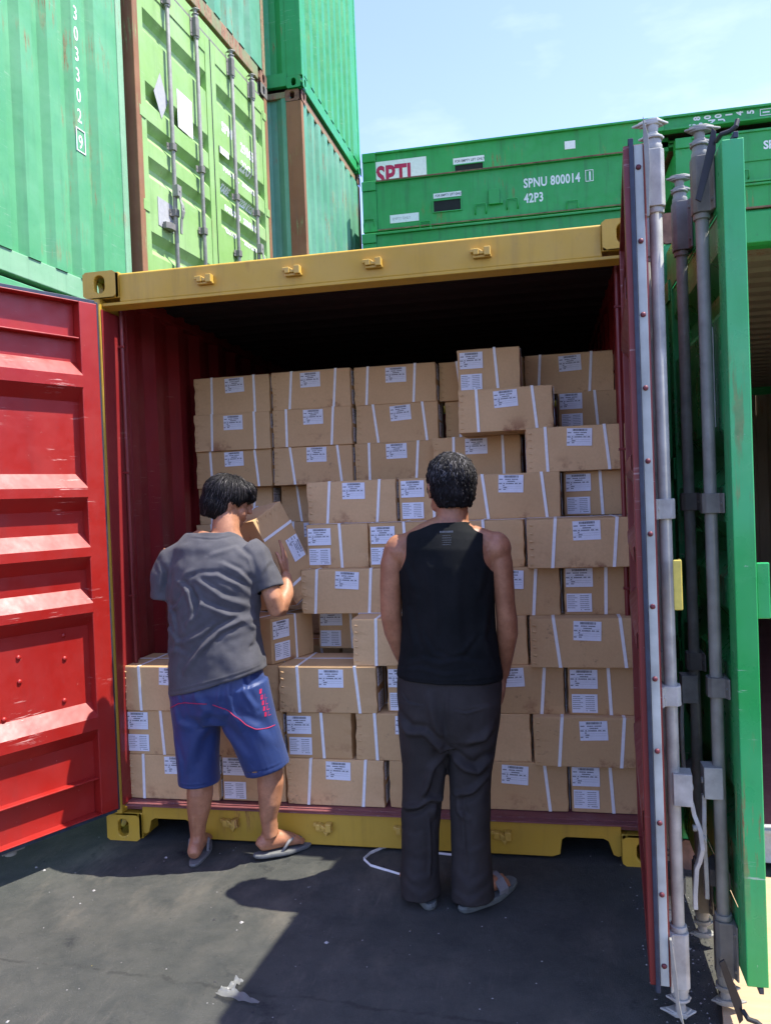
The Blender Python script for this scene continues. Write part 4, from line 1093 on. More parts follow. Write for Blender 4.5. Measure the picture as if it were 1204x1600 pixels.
# ---- person in the black tank top, standing with back to the camera
def man_tank():
    root = empty('person', (1.645, -.33, 0), 0, 'person standing with back turned in a black tank top, dark trousers and grey sandals', 'person')
    off = Vector((-1.645, .33, 0))
    HR = (Matrix.Rotation(R(24), 3, 'Z') @ Matrix.Rotation(R(4), 3, 'X')); HC_ = (1.672, -.318, 1.545)
    mb = MB()
    head(mb, HC_, HR, 1.04)
    mb.loft([(1.676, -.335, 1.36, .075, .065), (1.676, -.338, 1.42, .062, .060), (1.678, -.332, 1.47, .058, .060), (1.680, -.322, 1.53, .058, .062)], n=24)
    # torso and shoulders
    mb.loft([(1.643, -.33, .82, .160, .100), (1.645, -.33, .95, .150, .098), (1.648, -.335, 1.10, .158, .105), (1.652, -.34, 1.22, .172, .110), (1.655, -.345, 1.30, .180, .105), (1.660, -.345, 1.355, .172, .088), (1.668, -.343, 1.395, .118, .068), (1.674, -.34, 1.43, .066, .056)], n=32)
    for sx in (-1, 1):
        cx = (1.846 if sx > 0 else 1.462)
        mb.ball((cx-sx*.012, -.342, 1.318), (.057, .060, .064), None, 20)
        mb.loft([(1.66+sx*.085, -.345, 1.375, .036, .052), (1.655+sx*.150, -.345, 1.346, .042, .052), (cx-sx*.012, -.342, 1.315, .054, .056)], side=(0, 0, 1), n=18)
    # left arm (image left): upper arm, elbow, forearm going forward and inwards
    mb.loft([(1.462, -.342, 1.33, .045, .052), (1.446, -.342, 1.27, .047, .053), (1.437, -.342, 1.20, .043, .048), (1.432, -.338, 1.12, .041, .043), (1.430, -.332, 1.07, .040, .040), (1.437, -.310, 1.01, .041, .042), (1.452, -.275, .93, .034, .036), (1.468, -.235, .86, .028, .026), (1.476, -.215, .825, .025, .022)], n=20)
    hand(mb, (1.477, -.212, .83), (.18, .25, -.95), (.9, .2, .1), (.1, .95, .25), (.35, .4, .45, .5), .98)
    mb.loft([(1.838, -.342, 1.33, .044, .050), (1.850, -.342, 1.26, .044, .051), (1.856, -.342, 1.19, .040, .046), (1.860, -.338, 1.11, .037, .041), (1.864, -.332, 1.06, .039, .040), (1.863, -.312, 1.00, .040, .042), (1.853, -.282, .93, .033, .036), (1.842, -.252, .86, .027, .026), (1.836, -.240, .825, .024, .021)], n=20)
    hand(mb, (1.836, -.238, .83), (-.10, .12, -.98), (-.9, -.1, .1), (-.1, .95, .1), (.3, .35, .4, .45), .98)
    # legs under the trousers and feet
    for (x0, x1, hy) in ((1.545, 1.50, 0), (1.745, 1.71, 0)):
        xm = 1.540 if x0 < 1.6 else 1.712; xk = 1.527 if x0 < 1.6 else 1.704
        mb.loft([(x0, -.33, .80, .075, .082), (xm, -.33, .60, .066, .072), (xk, -.322, .42, .050, .053), (x1+.005, -.335, .25, .044, .048), (x1+.005, -.345, .10, .032, .038), (x1+.005, -.345, .06, .032, .043)], n=16)
    foot(mb, (1.540, -.392, .022), (1.438, -.212, .020), (1.515, -.345, .12)); foot(mb, (1.672, -.415, .022), (1.832, -.215, .020), (1.712, -.355, .12))
    body = solid(mb, .0042, 5, 'body'); co, nr = arrays(body)
    # shoulder blades, spine, triceps hints
    co = folds(co, nr, [([(1.60, 1.33), (1.63, 1.22)], .03, .004), ([(1.72, 1.33), (1.70, 1.22)], .03, .004), ([(1.655, 1.40), (1.648, .95)], .018, -.006)])
    put(body, co)
    body.materials.clear(); body.materials.append(M['skin2']); body.transform(Matrix.Translation(off)); link('body', body, root)
    body.polygons.foreach_set('use_smooth', [True]*len(body.polygons))
    # hair: short, greying, thin at the crown
    hb = hair_cap(HC_, HR, [((0, -.014, .036), (.0825, .098, .091)), ((0, -.040, -.005), (.074, .066, .070)), ((0, -.052, -.040), (.058, .044, .046)), ((-.060, -.006, .010), (.022, .030, .040)), ((.060, -.006, .010), (.022, .030, .040)), ((0, .050, .080), (.060, .045, .030))], 1.07)
    cut = solid(hb, .0045, 3, 'hair'); co, nr = arrays(cut)
    q = (co-np.array(HC_)) @ np.array(HR)          # local head coordinates
    # pull the mass inside the skull where there is no hair: face side and low nape
    face = np.clip((q[:, 1]-.052-.25*(q[:, 2]-.03))/.02, 0, 1)*np.clip((.085-q[:, 2])/.03, 0, 1)
    low = np.clip((-.060-q[:, 2])/.012, 0, 1)
    sh = np.clip(face+low, 0, 1)[:, None]
    co = noise_disp(co, nr, .0035, 38, 3.1, (1, 1, .35)); co = co-(co-np.array(HC_))*sh*.22
    put(cut, co); cut.materials.clear(); cut.materials.append(M['hair2'])
    w2 = cut.copy(); ho = link('hair', cut, root); cut.transform(Matrix.Translation(off)); cut.polygons.foreach_set('use_smooth', [True]*len(cut.polygons))
    so = strands('hair_strands', ho, M['hair2'], w2, HR, HC_, 2300, .040, .00085, (0.012, -.02, .125), (0, -.05, -.35), lambda q: (q.y < .04+.3*(q.z-.02) or q.z > .09) and q.z > -.075, 5, .0022, .32)
    so.location = off
    sg = strands('grey_strands', ho, M['greyhair'], w2, HR, HC_, 330, .030, .0007, (0.012, -.02, .125), (0, -.05, -.35), lambda q: q.z > .045 and q.y < .06, 15, .0028, .4); sg.location = off
    lk = strands('hair_lock', ho, M['hair2'], w2, HR, HC_, 420, .034, .0026, (0.012, -.02, .125), (0, -.05, -.35), lambda q: (q.y < .04+.3*(q.z-.02) or q.z > .09) and q.z > -.068, 25, .0040, .14); lk.location = off
    # bald patch at the crown: skin ellipsoid just proud of the hair mass
    # tank top
    mb = MB()
    mb.loft([(1.643, -.330, .838, .200, .132, .9), (1.644, -.330, .862, .199, .131, .9), (1.645, -.330, .93, .187, .125), (1.647, -.333, 1.02, .177, .120), (1.649, -.336, 1.12, .174, .122), (1.650, -.340, 1.20, .180, .124), (1.652, -.343, 1.27, .186, .121), (1.655, -.346, 1.33, .186, .112), (1.656, -.346, 1.365, .176, .098), (1.660, -.345, 1.395, .160, .084), (1.664, -.344, 1.414, .128, .074), (1.670, -.343, 1.430, .080, .067), (1.674, -.342, 1.444, .066, .063)], n=40)
    top = solid(mb, .005, 4, 'tank_top'); co, nr = arrays(top)
    L = [([(1.45, .855), (1.55, .851), (1.65, .850), (1.75, .851), (1.84, .855)], .003, -.003), ([(1.500, .905), (1.56, .93), (1.63, .915), (1.70, .93), (1.79, .90)], .010, .0045), ([(1.47, .88), (1.55, .895), (1.64, .875), (1.74, .885)], .008, .003),
         ([(1.60, 1.26), (1.617, 1.10), (1.600, .98)], .020, .006), ([(1.70, 1.24), (1.69, 1.08), (1.70, .97)], .020, .004), ([(1.51, 1.10), (1.53, .98), (1.50, .90)], .013, .005), ([(1.80, 1.12), (1.78, 1.00), (1.81, .93)], .013, .006),
         ([(1.56, 1.02), (1.60, .95), (1.66, .925)], .010, .004), ([(1.76, 1.02), (1.71, .955), (1.66, .94)], .010, .004), ([(1.50, 1.28), (1.54, 1.18)], .014, .004), ([(1.80, 1.28), (1.77, 1.16)], .014, .004)]
    co = folds(co, nr, L); co = noise_disp(co, nr, .0025, 11, 8.8, (1, 1, .5)); put(top, co)
    def arm_l(c, n):    # left armhole curve: x limit grows with height
        if c.z < 1.235: return False
        t = (c.z-1.235)/(1.425-1.235); return c.x < 1.462+.048*min(1, t*2.6)**.7
    def arm_r(c, n):
        if c.z < 1.225: return False
        t = (c.z-1.225)/(1.425-1.225); return c.x > 1.840-.048*min(1, t*2.6)**.7
    top = open_ends(top, [lambda c, n: n.z < -.7 and c.z < .846, lambda c, n: c.z > 1.4235-.35*max(0, abs(c.x-1.673)-.058), arm_l, arm_r])
    top.transform(Matrix.Translation(off)); cloth_obj('tank_top', top, M['tank'], root)
    # faint grey print below the neckline
    mb = MB(); r = random.Random(4); x = 1.640
    pr = MB()
    def pq(x0, x1, z0, z1, y): pr.add([(x0, y, z0), (x1, y, z0), (x1, y, z1), (x0, y, z1)], [(0, 1, 2, 3)])
    def surf_y(x_, z_):
        best = None
        bt = surf_y.bt; hit = bt.ray_cast(Vector((x_, -1.2, z_))+off, Vector((0, 1, 0)))
        return (hit[0].y - off.y - .0012) if hit[0] is not None else -.46
    from mathutils.bvhtree import BVHTree
    surf_y.bt = BVHTree.FromPolygons([tuple(v.co) for v in top.vertices], [tuple(p.vertices) for p in top.polygons])
    while x < 1.688: ww = r.uniform(.003, .006); pq(x, x+ww, 1.386, 1.393, surf_y(x, 1.389)); x += ww+.0012
    for i in range(5):
        x = 1.650; z = 1.375-i*.008
        while x < 1.680: ww = r.uniform(.002, .006); pq(x, x+ww, z, z+.0022, surf_y(x, z)); x += ww+.002
    po = pr.build('neck_print', [M['greyink']], root); po.location = off
    # trousers
    mb = MB()
    mb.loft([(1.640, -.33, .875, .188, .118, .92), (1.640, -.33, .82, .197, .124, .92), (1.638, -.335, .74, .193, .130, .9), (1.632, -.335, .66, .186, .122, .9), (1.628, -.33, .60, .172, .100)], n=36)
    mb.loft([(1.552, -.333, .76, .105, .118), (1.545, -.333, .66, .103, .112), (1.540, -.33, .59, .096, .102), (1.534, -.325, .50, .086, .090), (1.525, -.322, .41, .078, .083), (1.512, -.33, .29, .073, .080), (1.505, -.337, .17, .068, .078), (1.504, -.350, .09, .074, .090), (1.508, -.358, .022, .078, .100)], n=28)
    mb.loft([(1.728, -.333, .76, .105, .118), (1.722, -.333, .66, .102, .112), (1.716, -.33, .59, .094, .102), (1.709, -.325, .50, .084, .090), (1.703, -.322, .41, .076, .083), (1.702, -.33, .29, .073, .080), (1.704, -.337, .17, .075, .080), (1.706, -.350, .09, .078, .090), (1.706, -.358, .022, .082, .100)], n=28)
    tr = solid(mb, .0052, 4, 'trousers'); co, nr = arrays(tr)
    L = [([(1.628, .575), (1.575, .52), (1.555, .455), (1.535, .41)], .016, .012), ([(1.600, .385), (1.560, .40), (1.520, .375), (1.465, .36)], .013, .011), ([(1.605, .41), (1.575, .365), (1.570, .33)], .012, .009),
         ([(1.640, .58), (1.70, .53), (1.74, .515), (1.785, .55)], .016, .011), ([(1.785, .50), (1.72, .44), (1.665, .42)], .015, .010), ([(1.665, .425), (1.67, .36), (1.70, .33)], .012, .008),
         ([(1.46, .70), (1.50, .66), (1.56, .66)], .016, .008), ([(1.80, .68), (1.77, .64), (1.70, .625)], .018, .009), ([(1.56, .66), (1.61, .61), (1.63, .575)], .016, .009), ([(1.58, .80), (1.60, .70), (1.63, .60)], .02, .005),
         ([(1.555, .33), (1.553, .12)], .006, .0055), ([(1.68, .40), (1.69, .15)], .008, .004),
         ([(1.45, .27), (1.50, .262), (1.56, .285)], .010, .002), ([(1.45, .21), (1.51, .20), (1.56, .215)], .010, .002), ([(1.45, .14), (1.49, .11), (1.56, .12)], .014, .006), ([(1.46, .09), (1.52, .06), (1.57, .075)], .013, .007), 
         ([(1.65, .14), (1.70, .10), (1.77, .13)], .014, .006), ([(1.64, .07), (1.70, .050), (1.78, .085)], .012, .007), ([(1.66, .23), (1.71, .215), (1.77, .24)], .012, .004),
         ([(1.47, .795), (1.50, .765), (1.56, .762)], .0035, .0045), ([(1.675, .748), (1.715, .738), (1.775, .752)], .0035, .0055), ([(1.64, .83), (1.63, .60)], .006, -.004)]
    L = [(a_, b_*.9, c_*(.55 if max(q[1] for q in a_) < .30 else (2.0 if b_ > .0125 else (1.5 if b_ > .005 else 1.0)))) for a_, b_, c_ in L]; co = folds(co, nr, L); co = noise_disp(co, nr, .006, 9, 2.2, (1, 1, .5)); co = noise_disp(co, nr, .003, 22, 4.2, (1, 1, .6)); co[:, 2] = np.maximum(co[:, 2], .019); put(tr, co)
    tr = open_ends(tr, [lambda c, n: n.z < -.8 and c.z < .030, lambda c, n: n.z > .7 and c.z > .86])
    tr.transform(Matrix.Translation(off)); cloth_obj('trousers', tr, M['trouser'], root, .003)
    for (hl, te) in (((1.560, -.438, .0015), (1.425, -.185, .0015)), ((1.663, -.440, .0015), (1.848, -.185, .0015))):
        mb, d, s_, u = sole_mesh(hl, te, .040, .052, .024); so = mb.build('sandal', [M['sole2']], root, bevel=.003, loc=off, smooth=False)
        c = Vector(hl)+(Vector(te)-Vector(hl))*.60
        mb = MB(); band(mb, [c-s_*.050+u*.012, c-s_*.052+u*.040, c-s_*.028+u*.070, c+u*.080, c+s_*.030+u*.066, c+s_*.054+u*.036, c+s_*.050+u*.012], .024, .003, d)
        mb.build('sandal_strap', [M['strapgrey']], so, bevel=.0015)
    # phone edge at the left hip
    return root
man_tank()

# ---- person stooping in the grey T-shirt and blue shorts
def man_grey():
    root = empty('person', (.63, -.10, 0), 0, 'person in grey T-shirt, blue shorts and flip-flops leaning in and lifting a box', 'person')
    off = Vector((-.63, .10, 0))
    HR = (Matrix.Rotation(R(-52), 3, 'Z') @ Matrix.Rotation(R(-14), 3, 'X') @ Matrix.Rotation(R(8), 3, 'Y')); HC_ = (.668, -.035, 1.520)
    mb = MB(); head(mb, HC_, HR)
    mb.loft([(.672, -.09, 1.36, .085, .066), (.674, -.085, 1.405, .060, .058), (.671, -.068, 1.45, .056, .058), (.669, -.045, 1.50, .058, .060)], n=24)
    mb.loft([(.62, -.14, .80, .155, .10), (.62, -.14, .95, .15, .10), (.625, -.13, 1.10, .165, .108), (.635, -.12, 1.24, .19, .112), (.645, -.105, 1.33, .19, .095), (.66, -.095, 1.385, .11, .07)], n=28)
    # right arm: down to the elbow, forearm raised to the box
    mb.loft([(.800, -.105, 1.320, .042, .044), (.838, -.116, 1.26, .040, .043), (.870, -.130, 1.19, .041, .043), (.894, -.138, 1.12, .039, .041), (.902, -.128, 1.075, .038, .040), (.908, -.085, 1.075, .038, .040)], n=20)
    mb.loft([(.902, -.135, 1.083, .036, .038), (.911, -.095, 1.092, .038, .040), (.916, -.040, 1.128, .035, .037), (.908, .000, 1.170, .028, .030), (.898, .024, 1.200, .024, .021)], n=20)
    hand(mb, (.896, .022, 1.198), (-.16, .50, .85), (-.97, -.10, -.12), (.05, -.86, .50), (.12, .14, .17, .22), .96, thumb=.5)
    # left arm: shoulder, elbow out, forearm forward to the box
    mb.loft([(.440, -.10, 1.32, .048, .050), (.410, -.12, 1.25, .046, .048), (.402, -.125, 1.20, .042, .044), (.412, -.095, 1.165, .040, .042), (.440, -.04, 1.155, .040, .041), (.490, .03, 1.155, .036, .037), (.550, .09, 1.165, .029, .028), (.575, .115, 1.17, .025, .022)], n=20)
    hand(mb, (.573, .114, 1.168), (.86, .42, .22), (.2, -.1, .96), (-.35, .88, .1), (.2, .24, .28, .34), .98, thumb=.6)
    # legs
    mb.loft([(.545, -.13, .78, .09, .10), (.538, -.13, .60, .078, .085), (.532, -.125, .44, .058, .062), (.531, -.128, .36, .052, .056), (.529, -.135, .29, .055, .062), (.521, -.138, .22, .049, .055), (.511, -.134, .15, .036, .040), (.508, -.130, .10, .031, .036), (.508, -.128, .07, .031, .040)], n=22)
    mb.loft([(.735, -.13, .78, .09, .10), (.770, -.12, .62, .080, .088), (.815, -.10, .48, .060, .064), (.833, -.098, .40, .054, .058), (.836, -.102, .33, .056, .062), (.830, -.104, .25, .048, .053), (.820, -.100, .18, .036, .040), (.822, -.095, .13, .032, .037), (.826, -.09, .10, .031, .040)], n=22)
    foot(mb, (.515, -.196, .018), (.462, .048, .018), (.509, -.130, .12), .98)
    foot(mb, (.775, -.118, .034), (.938, .040, .022), (.824, -.090, .15), .98)
    body = solid(mb, .0042, 5, 'body'); co, nr = arrays(body)
    co = folds(co, nr, [([(.512, .20), (.508, .09)], .008, .005), ([(.50, .36), (.515, .26)], .02, .004), ([(.56, .36), (.545, .26)], .02, .004), ([(.822, .22), (.80, .12)], .010, .003)]); put(body, co)
    body.materials.clear(); body.materials.append(M['skin']); body.transform(Matrix.Translation(off)); link('body', body, root)
    body.polygons.foreach_set('use_smooth', [True]*len(body.polygons))
    hb = hair_cap(HC_, HR, [((0, -.012, .038), (.088, .103, .092)), ((0, -.044, -.006), (.080, .072, .074)), ((0, -.054, -.050), (.060, .048, .044)), ((-.064, .0, .012), (.024, .036, .044)), ((.064, .004, .020), (.022, .036, .036)), ((0, .056, .074), (.068, .050, .034)), ((.030, .084, .050), (.030, .018, .024))])
    cut = solid(hb, .0045, 3, 'hair'); co, nr = arrays(cut); q = (co-np.array(HC_)) @ np.array(HR)
    face = np.clip((q[:, 1]-.024-.5*np.maximum(q[:, 2], 0))/.015, 0, 1)*np.clip((.036-q[:, 2])/.015, 0, 1); low = np.clip((-.066-q[:, 2])/.012, 0, 1)
    ear = np.clip(1-(((q[:, 1]-.008)/.030)**2+((q[:, 2]+.012)/.032)**2), 0, 1)*1.6
    sh = np.clip(face+low+ear*(np.abs(q[:, 0]) > .05), 0, 1)[:, None]
    co = noise_disp(co, nr, .0035, 26, 1.1, (1, 1, .35)); co = co-(co-np.array(HC_))*sh*.26
    put(cut, co); cut.materials.clear(); cut.materials.append(M['hair1'])
    w2 = cut.copy(); ho = link('hair', cut, root); cut.transform(Matrix.Translation(off)); cut.polygons.foreach_set('use_smooth', [True]*len(cut.polygons))
    so = strands('hair_strands', ho, M['hair1'], w2, HR, HC_, 2400, .070, .0011, (0.0, -.015, .14), (0, -.02, -.4), lambda q: (q.y < .02 or q.z > .050) and q.z > -.066 and not (abs(q.y-.008) < .028 and abs(q.z+.012) < .03), 9, .0028, .22)
    so.location = off
    for nm, mt, n_, ln, ww, lf, sd in (('hair_lock', M['hair1'], 620, .085, .0026, .0045, 21), ('hair_lock', M['brownhair'], 220, .075, .0011, .0052, 22)):
        lk = strands(nm, ho, mt, w2, HR, HC_, n_, ln, ww, (0.0, -.015, .14), (0, -.02, -.4), lambda q: (q.y < .02 or q.z > .050) and q.z > -.060 and not (abs(q.y-.008) < .028 and abs(q.z+.012) < .03), sd, lf, .12); lk.location = off
    # T-shirt with sleeves
    mb = MB()
    mb.loft([(.640, -.150, .770, .212, .150, .92), (.640, -.150, .800, .211, .150, .92), (.632, -.150, .87, .208, .150), (.632, -.150, .96, .199, .140), (.632, -.145, 1.06, .198, .140), (.634, -.138, 1.15, .203, .140), (.638, -.128, 1.24, .208, .138), (.645, -.116, 1.31, .200, .122), (.656, -.106, 1.36, .160, .096), (.666, -.098, 1.392, .098, .076), (.674, -.092, 1.412, .070, .068)], n=44)
    mb.loft([(.775, -.112, 1.300, .082, .080), (.818, -.118, 1.275, .074, .074), (.855, -.124, 1.220, .062, .067), (.882, -.130, 1.155, .057, .063)], side=(1, 0, 0), n=24)
    mb.loft([(.500, -.112, 1.290, .086, .084), (.445, -.118, 1.270, .078, .078), (.405, -.126, 1.215, .064, .070), (.396, -.126, 1.120, .056, .066)], side=(1, 0, 0), n=24)
    ts = solid(mb, .0052, 16, 't_shirt'); co, nr = arrays(ts)
    # tilt the hem: left side hangs lower
    k = np.clip((1.0-co[:, 2])/.2, 0, 1); co[:, 2] += k*((co[:, 0]-.64)*.26)
    def F(*pts): return [(.348+.00286*(220+a/4.63-230)-.0001*(730+b/4.63-920), 1.172-.00272*(730+b/4.63-920)) for a, b in pts]
    L = [(F((400, 1440), (520, 1290), (640, 1160), (760, 1100), (835, 1110)), .013, .016), (F((500, 960), (600, 1010), (700, 1060), (820, 1080)), .013, .012), (F((470, 800), (560, 860), (650, 930), (780, 990)), .013, .012), (F((480, 780), (620, 780), (740, 850), (810, 930)), .011, .010),
         (F((560, 640), (700, 600), (790, 680), (825, 800)), .011, .008), (F((640, 700), (740, 760), (810, 850)), .009, .008), (F((350, 830), (420, 890), (455, 1000), (440, 1080)), .012, .015), (F((420, 1120), (490, 1040), (520, 960), (470, 860)), .012, .012),
         (F((250, 1030), (330, 990), (390, 900)), .011, .011), (F((225, 1000), (290, 1060), (320, 1190)), .011, .010), (F((200, 1180), (260, 1150), (330, 1240), (300, 1300)), .012, .008), (F((330, 1250), (420, 1230), (520, 1180), (600, 1120)), .012, .008), (F((230, 1330), (330, 1300), (420, 1330)), .013, .007),
         (F((480, 740), (400, 760), (340, 830)), .012, .006), (F((620, 1260), (700, 1200), (790, 1180)), .016, .005), (F((850, 560), (900, 700), (930, 830)), .010, .006), (F((960, 640), (900, 730), (860, 830)), .010, .006), (F((210, 700), (230, 820), (200, 950)), .014, .006), (F((120, 700), (170, 760), (150, 880)), .012, .006),
         (F((800, 1130), (840, 1180), (820, 1260)), .010, .012), (F((420, 460), (520, 490), (640, 470)), .012, .003), ([(.43, .742), (.55, .768), (.65, .795), (.75, .820), (.85, .848)], .0035, -.004), ([(.56, 1.385), (.62, 1.378), (.68, 1.374), (.74, 1.388)], .004, -.003)]
    L = [(a_, b_*.95, c_*.78) for a_, b_, c_ in L]; co = folds(co, nr, L); co = noise_disp(co, nr, .007, 10, 5.5, (1, 1, 1)); co = noise_disp(co, nr, .0035, 19, 2.5, (1, 1, 1)); co = noise_disp(co, nr, .002, 30, 1.5, (1, 1, 1)); put(ts, co)
    def hemz(c): return .770+(c.x-.64)*.26
    ts = open_ends(ts, [lambda c, n: n.z < -.55 and c.z < hemz(c)+.012, lambda c, n: n.z > .6 and c.z > 1.404, lambda c, n: c.x > .82 and c.z < 1.19 and n.z < -.70, lambda c, n: c.x < .452 and c.z < 1.14 and n.z < -.70])
    ts.transform(Matrix.Translation(off)); cloth_obj('t_shirt', ts, M['greyshirt'], root)
    # shorts
    mb = MB()
    mb.loft([(.635, -.145, .88, .180, .120), (.635, -.148, .82, .195, .128, .94), (.636, -.150, .74, .212, .136, .92), (.640, -.148, .67, .205, .125, .92), (.642, -.14, .62, .17, .10)], n=36)
    mb.loft([(.545, -.145, .76, .112, .125), (.536, -.143, .66, .108, .120), (.530, -.140, .56, .096, .108), (.528, -.138, .46, .090, .102), (.528, -.136, .38, .087, .100), (.528, -.135, .335, .087, .098)], n=28)
    mb.loft([(.735, -.145, .76, .118, .125), (.752, -.140, .66, .120, .120), (.780, -.132, .57, .108, .110), (.808, -.124, .48, .102, .105), (.824, -.118, .425, .099, .102), (.832, -.116, .395, .098, .100)], side=(1, 0, .2), n=28)
    shs = solid(mb, .0052, 4, 'shorts'); co, nr = arrays(shs)
    L = [([(.73, .80), (.74, .70), (.77, .60)], .012, .007), ([(.78, .81), (.80, .74), (.83, .68)], .010, .008), ([(.70, .80), (.695, .72), (.71, .66)], .010, .006), ([(.66, .61), (.72, .55), (.78, .47)], .022, .010), ([(.62, .62), (.57, .55), (.53, .44)], .024, .009), 
         ([(.60, .74), (.63, .68), (.60, .63)], .020, .008), ([(.48, .70), (.50, .62), (.56, .60)], .018, .006), ([(.74, .66), (.83, .60), (.88, .52)], .018, .007), ([(.46, .55), (.49, .45), (.48, .36)], .014, .005), ([(.50, .79), (.52, .70)], .010, .004), ([(.60, .79), (.60, .72)], .010, .004), ([(.44, .352), (.62, .352)], .003, -.0025), ([(.71, .385), (.925, .44)], .003, -.0025)]
    co = folds(co, nr, L); co = noise_disp(co, nr, .004, 9, 7.2, (1, 1, .5)); put(shs, co)
    shs = open_ends(shs, [lambda c, n: n.z < -.6 and c.z < .35, lambda c, n: n.z < -.6 and c.z < .47 and c.x > .69, lambda c, n: n.z > .7 and c.z > .86])
    shs.transform(Matrix.Translation(off)); so = cloth_obj('shorts', shs, M['shorts'], root)
    from mathutils.bvhtree import BVHTree
    bt = BVHTree.FromPolygons([tuple(v.co) for v in shs.vertices], [tuple(p.vertices) for p in shs.polygons])
    def onback(x, z, e=.0015):
        h = bt.ray_cast(Vector((x, -1.2, z))+off, Vector((0, 1, 0))); return (Vector((x, h[0].y-off.y-e, z)) if h[0] is not None else None)
    for pts in (([(.435, .665), (.47, .685), (.51, .705), (.545, .712), (.58, .712), (.615, .712), (.65, .708)]), ([(.665, .705), (.70, .695), (.735, .675), (.765, .650), (.795, .620), (.83, .598), (.865, .590), (.89, .592)])):
        fine = []
        for a, b in zip(pts, pts[1:]):
            for j in range(4): fine.append((a[0]+(b[0]-a[0])*j/4, a[1]+(b[1]-a[1])*j/4))
        P3 = [p for p in (onback(x, z) for x, z in fine) if p is not None]
        if len(P3) > 3:
            mb = MB(); mb.tube(P3, .0018, 6); o = mb.build('piping', [M['piping']], so, smooth=True); o.location = off
    # crimson vertical print on the right thigh (illegible letters)
    pr = MB(); r = random.Random(3)
    for k in range(5):
        z = .735-k*.024; x = .842+k*.004+(.0)
        for (a, b, c_, d_) in ((0, .006, 0, .018), (.010, .016, 0, .018), (.020, .026, 0, .018), (0, .026, .0, .005), (0, .026, .013, .018))[: 3+(k % 3)]:
            v4 = [onback(x+a, z+c_), onback(x+b, z+c_), onback(x+b, z+d_), onback(x+a, z+d_)]
            if all(p is not None for p in v4): pr.add(v4, [(0, 1, 2, 3)])
    o = pr.build('shorts_print', [M['piping']], so); o.location = off
    # flip-flops
    for (hl, te, z1_, z2_) in (((.522, -.222, .001), (.452, .062, .001), 0, 0), ((.758, -.136, .016), (.955, .052, .004), 0, 0)):
        mb, d, s_, u = sole_mesh(hl, te, .036, .047, .016); sl = mb.build('flip_flop', [M['sole']], root, bevel=.002, loc=off)
        H_, T_ = Vector(hl), Vector(te); t = H_+(T_-H_)*.84+u*.018; mid = H_+(T_-H_)*.66
        mb = MB()
        for sg in (-1, 1):
            e = H_+(T_-H_)*.42+s_*sg*.040+u*.014
            mb.tube([t+u*.0, t+u*.022-d*.006, mid+s_*sg*.020+u*.058, (mid+e)/2+s_*sg*.020+u*.046, e], [.004, .0055, .0075, .0075, .006], 8)
        mb.build('flip_flop_strap', [M['strapgrey']], sl, smooth=True)
    return root
man_grey()

# ------------------------------------------------------------------ loose things on the ground
mb = MB()
loop = [(1.352, .085, .004), (1.284, .052, .006), (1.240, -.02, .012), (1.222, -.075, .010), (1.262, -.120, .005), (1.330, -.150, .004), (1.41, -.185, .003)]
band(mb, loop, .0065, .0006, (0, 0, 1)); 
o = mb.build('packing_strap', [M['strap']]); tag(o, 'white packing strap lying in a bent loop beside the left sandal', 'strap')
for v in o.data.vertices: v.co.z = max(v.co.z, .0008)
mb = MB(); band(mb, [(1.455, .034, .002), (1.52, .028, .003), (1.60, .020, .002)], .0065, .0006, (0, 1, .25)); o2 = mb.build('packing_strap', [M['strap']]); tag(o2, 'short straight white strap end lying between the standing person\'s shoes', 'strap')
bm = bmesh.new(); bmesh.ops.create_grid(bm, x_segments=26, y_segments=14, size=.5)
for v in bm.verts:
    x, y = v.co.x*.15, v.co.y*.036*(1.3-abs(v.co.x+.2)*1.5)
    z = .010+.016*abs(mnoise.noise(Vector((x*22, y*30, 3))))+.02*max(0, -v.co.x)*abs(mnoise.noise(Vector((x*60, y*60, 9))))*2
    v.co = Vector((x, y, z))
me = bpy.data.meshes.new('plastic_scrap'); bm.to_mesh(me); bm.free(); me.materials.append(M['film']); me.polygons.foreach_set('use_smooth', [True]*len(me.polygons))
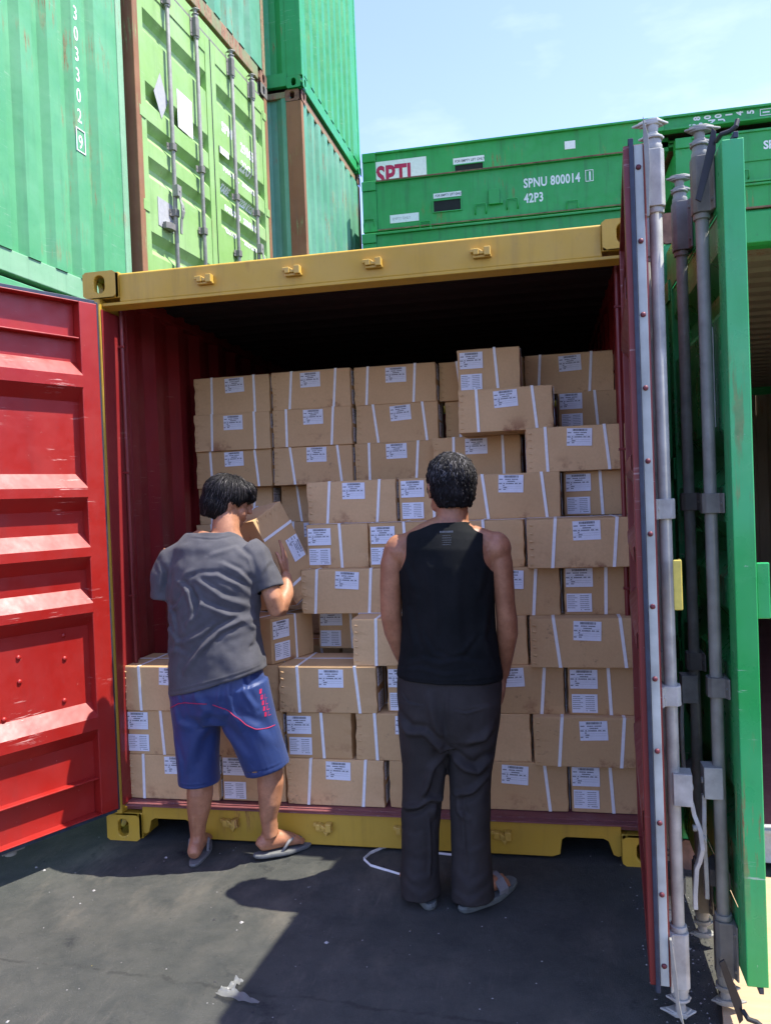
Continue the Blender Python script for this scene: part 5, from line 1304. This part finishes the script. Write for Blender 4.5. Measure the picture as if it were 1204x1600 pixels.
o = link('plastic_scrap', me, None, loc=(1.045, -1.022, 0), rot=(0, 0, R(-14))); tag(o, 'crumpled clear plastic scrap on the asphalt', 'plastic scrap')
bm = bmesh.new(); bmesh.ops.create_grid(bm, x_segments=14, y_segments=14, size=.5)
for v in bm.verts:
    x, y = v.co.x*.030, v.co.y*.055; v.co = Vector((x, y, .012+.03*abs(mnoise.noise(Vector((x*50, y*50, 5))))))
me = bpy.data.meshes.new('plastic_scrap'); bm.to_mesh(me); bm.free(); me.materials.append(M['film']); me.polygons.foreach_set('use_smooth', [True]*len(me.polygons))
ch = link('torn_corner', me, o, loc=(-.045, .042, 0))
# grit
mb = MB(); r = random.Random(11)
for k in range(420):
    x, y = r.uniform(-.6, 2.45), r.uniform(-1.5, .12); s_ = r.uniform(.0010, .0035) if k % 17 else r.uniform(.004, .008)
    a = r.uniform(0, 6.28); m_ = 0 if r.random() < .42 else 1
    if r.random() < .02: m_ = 2
    vs = [(x+math.cos(a+q)*s_*r.uniform(.7, 1.3), y+math.sin(a+q)*s_*r.uniform(.7, 1.3), .0004) for q in (0, 1.5, 3.1, 4.7)]+[(x, y, s_*.8)]
    mb.add(vs, [(0, 1, 4), (1, 2, 4), (2, 3, 4), (3, 0, 4)], m_)
for k in range(1500):
    x, y = r.uniform(2.28, 2.50), r.uniform(-1.15, -.1); s_ = r.uniform(.001, .0042); a = r.uniform(0, 6.28)
    vs = [(x+math.cos(a+q)*s_*r.uniform(.7, 1.3), y+math.sin(a+q)*s_*r.uniform(.7, 1.3), .0004) for q in (0, 1.5, 3.1, 4.7)]+[(x, y, s_*.9)]
    mb.add(vs, [(0, 1, 4), (1, 2, 4), (2, 3, 4), (3, 0, 4)], 0 if r.random() < .12 else 1)
tag(mb.build('grit', [M['pebble'], M['darkpebble'], M['leafy']]), 'scattered grit and small pale stones on the asphalt', 'grit', kind='stuff')
mb = MB(); mb.box(0, 2.44, -1.9, 0, .0, .018); o = mb.build('plywood_sheet', [M['ply']], None, bevel=.002, loc=(2.615, -.03, 0), rot=(0, 0, R(-10))); tag(o, 'sunlit pale plywood sheet lying on the ground under the green door', 'board')
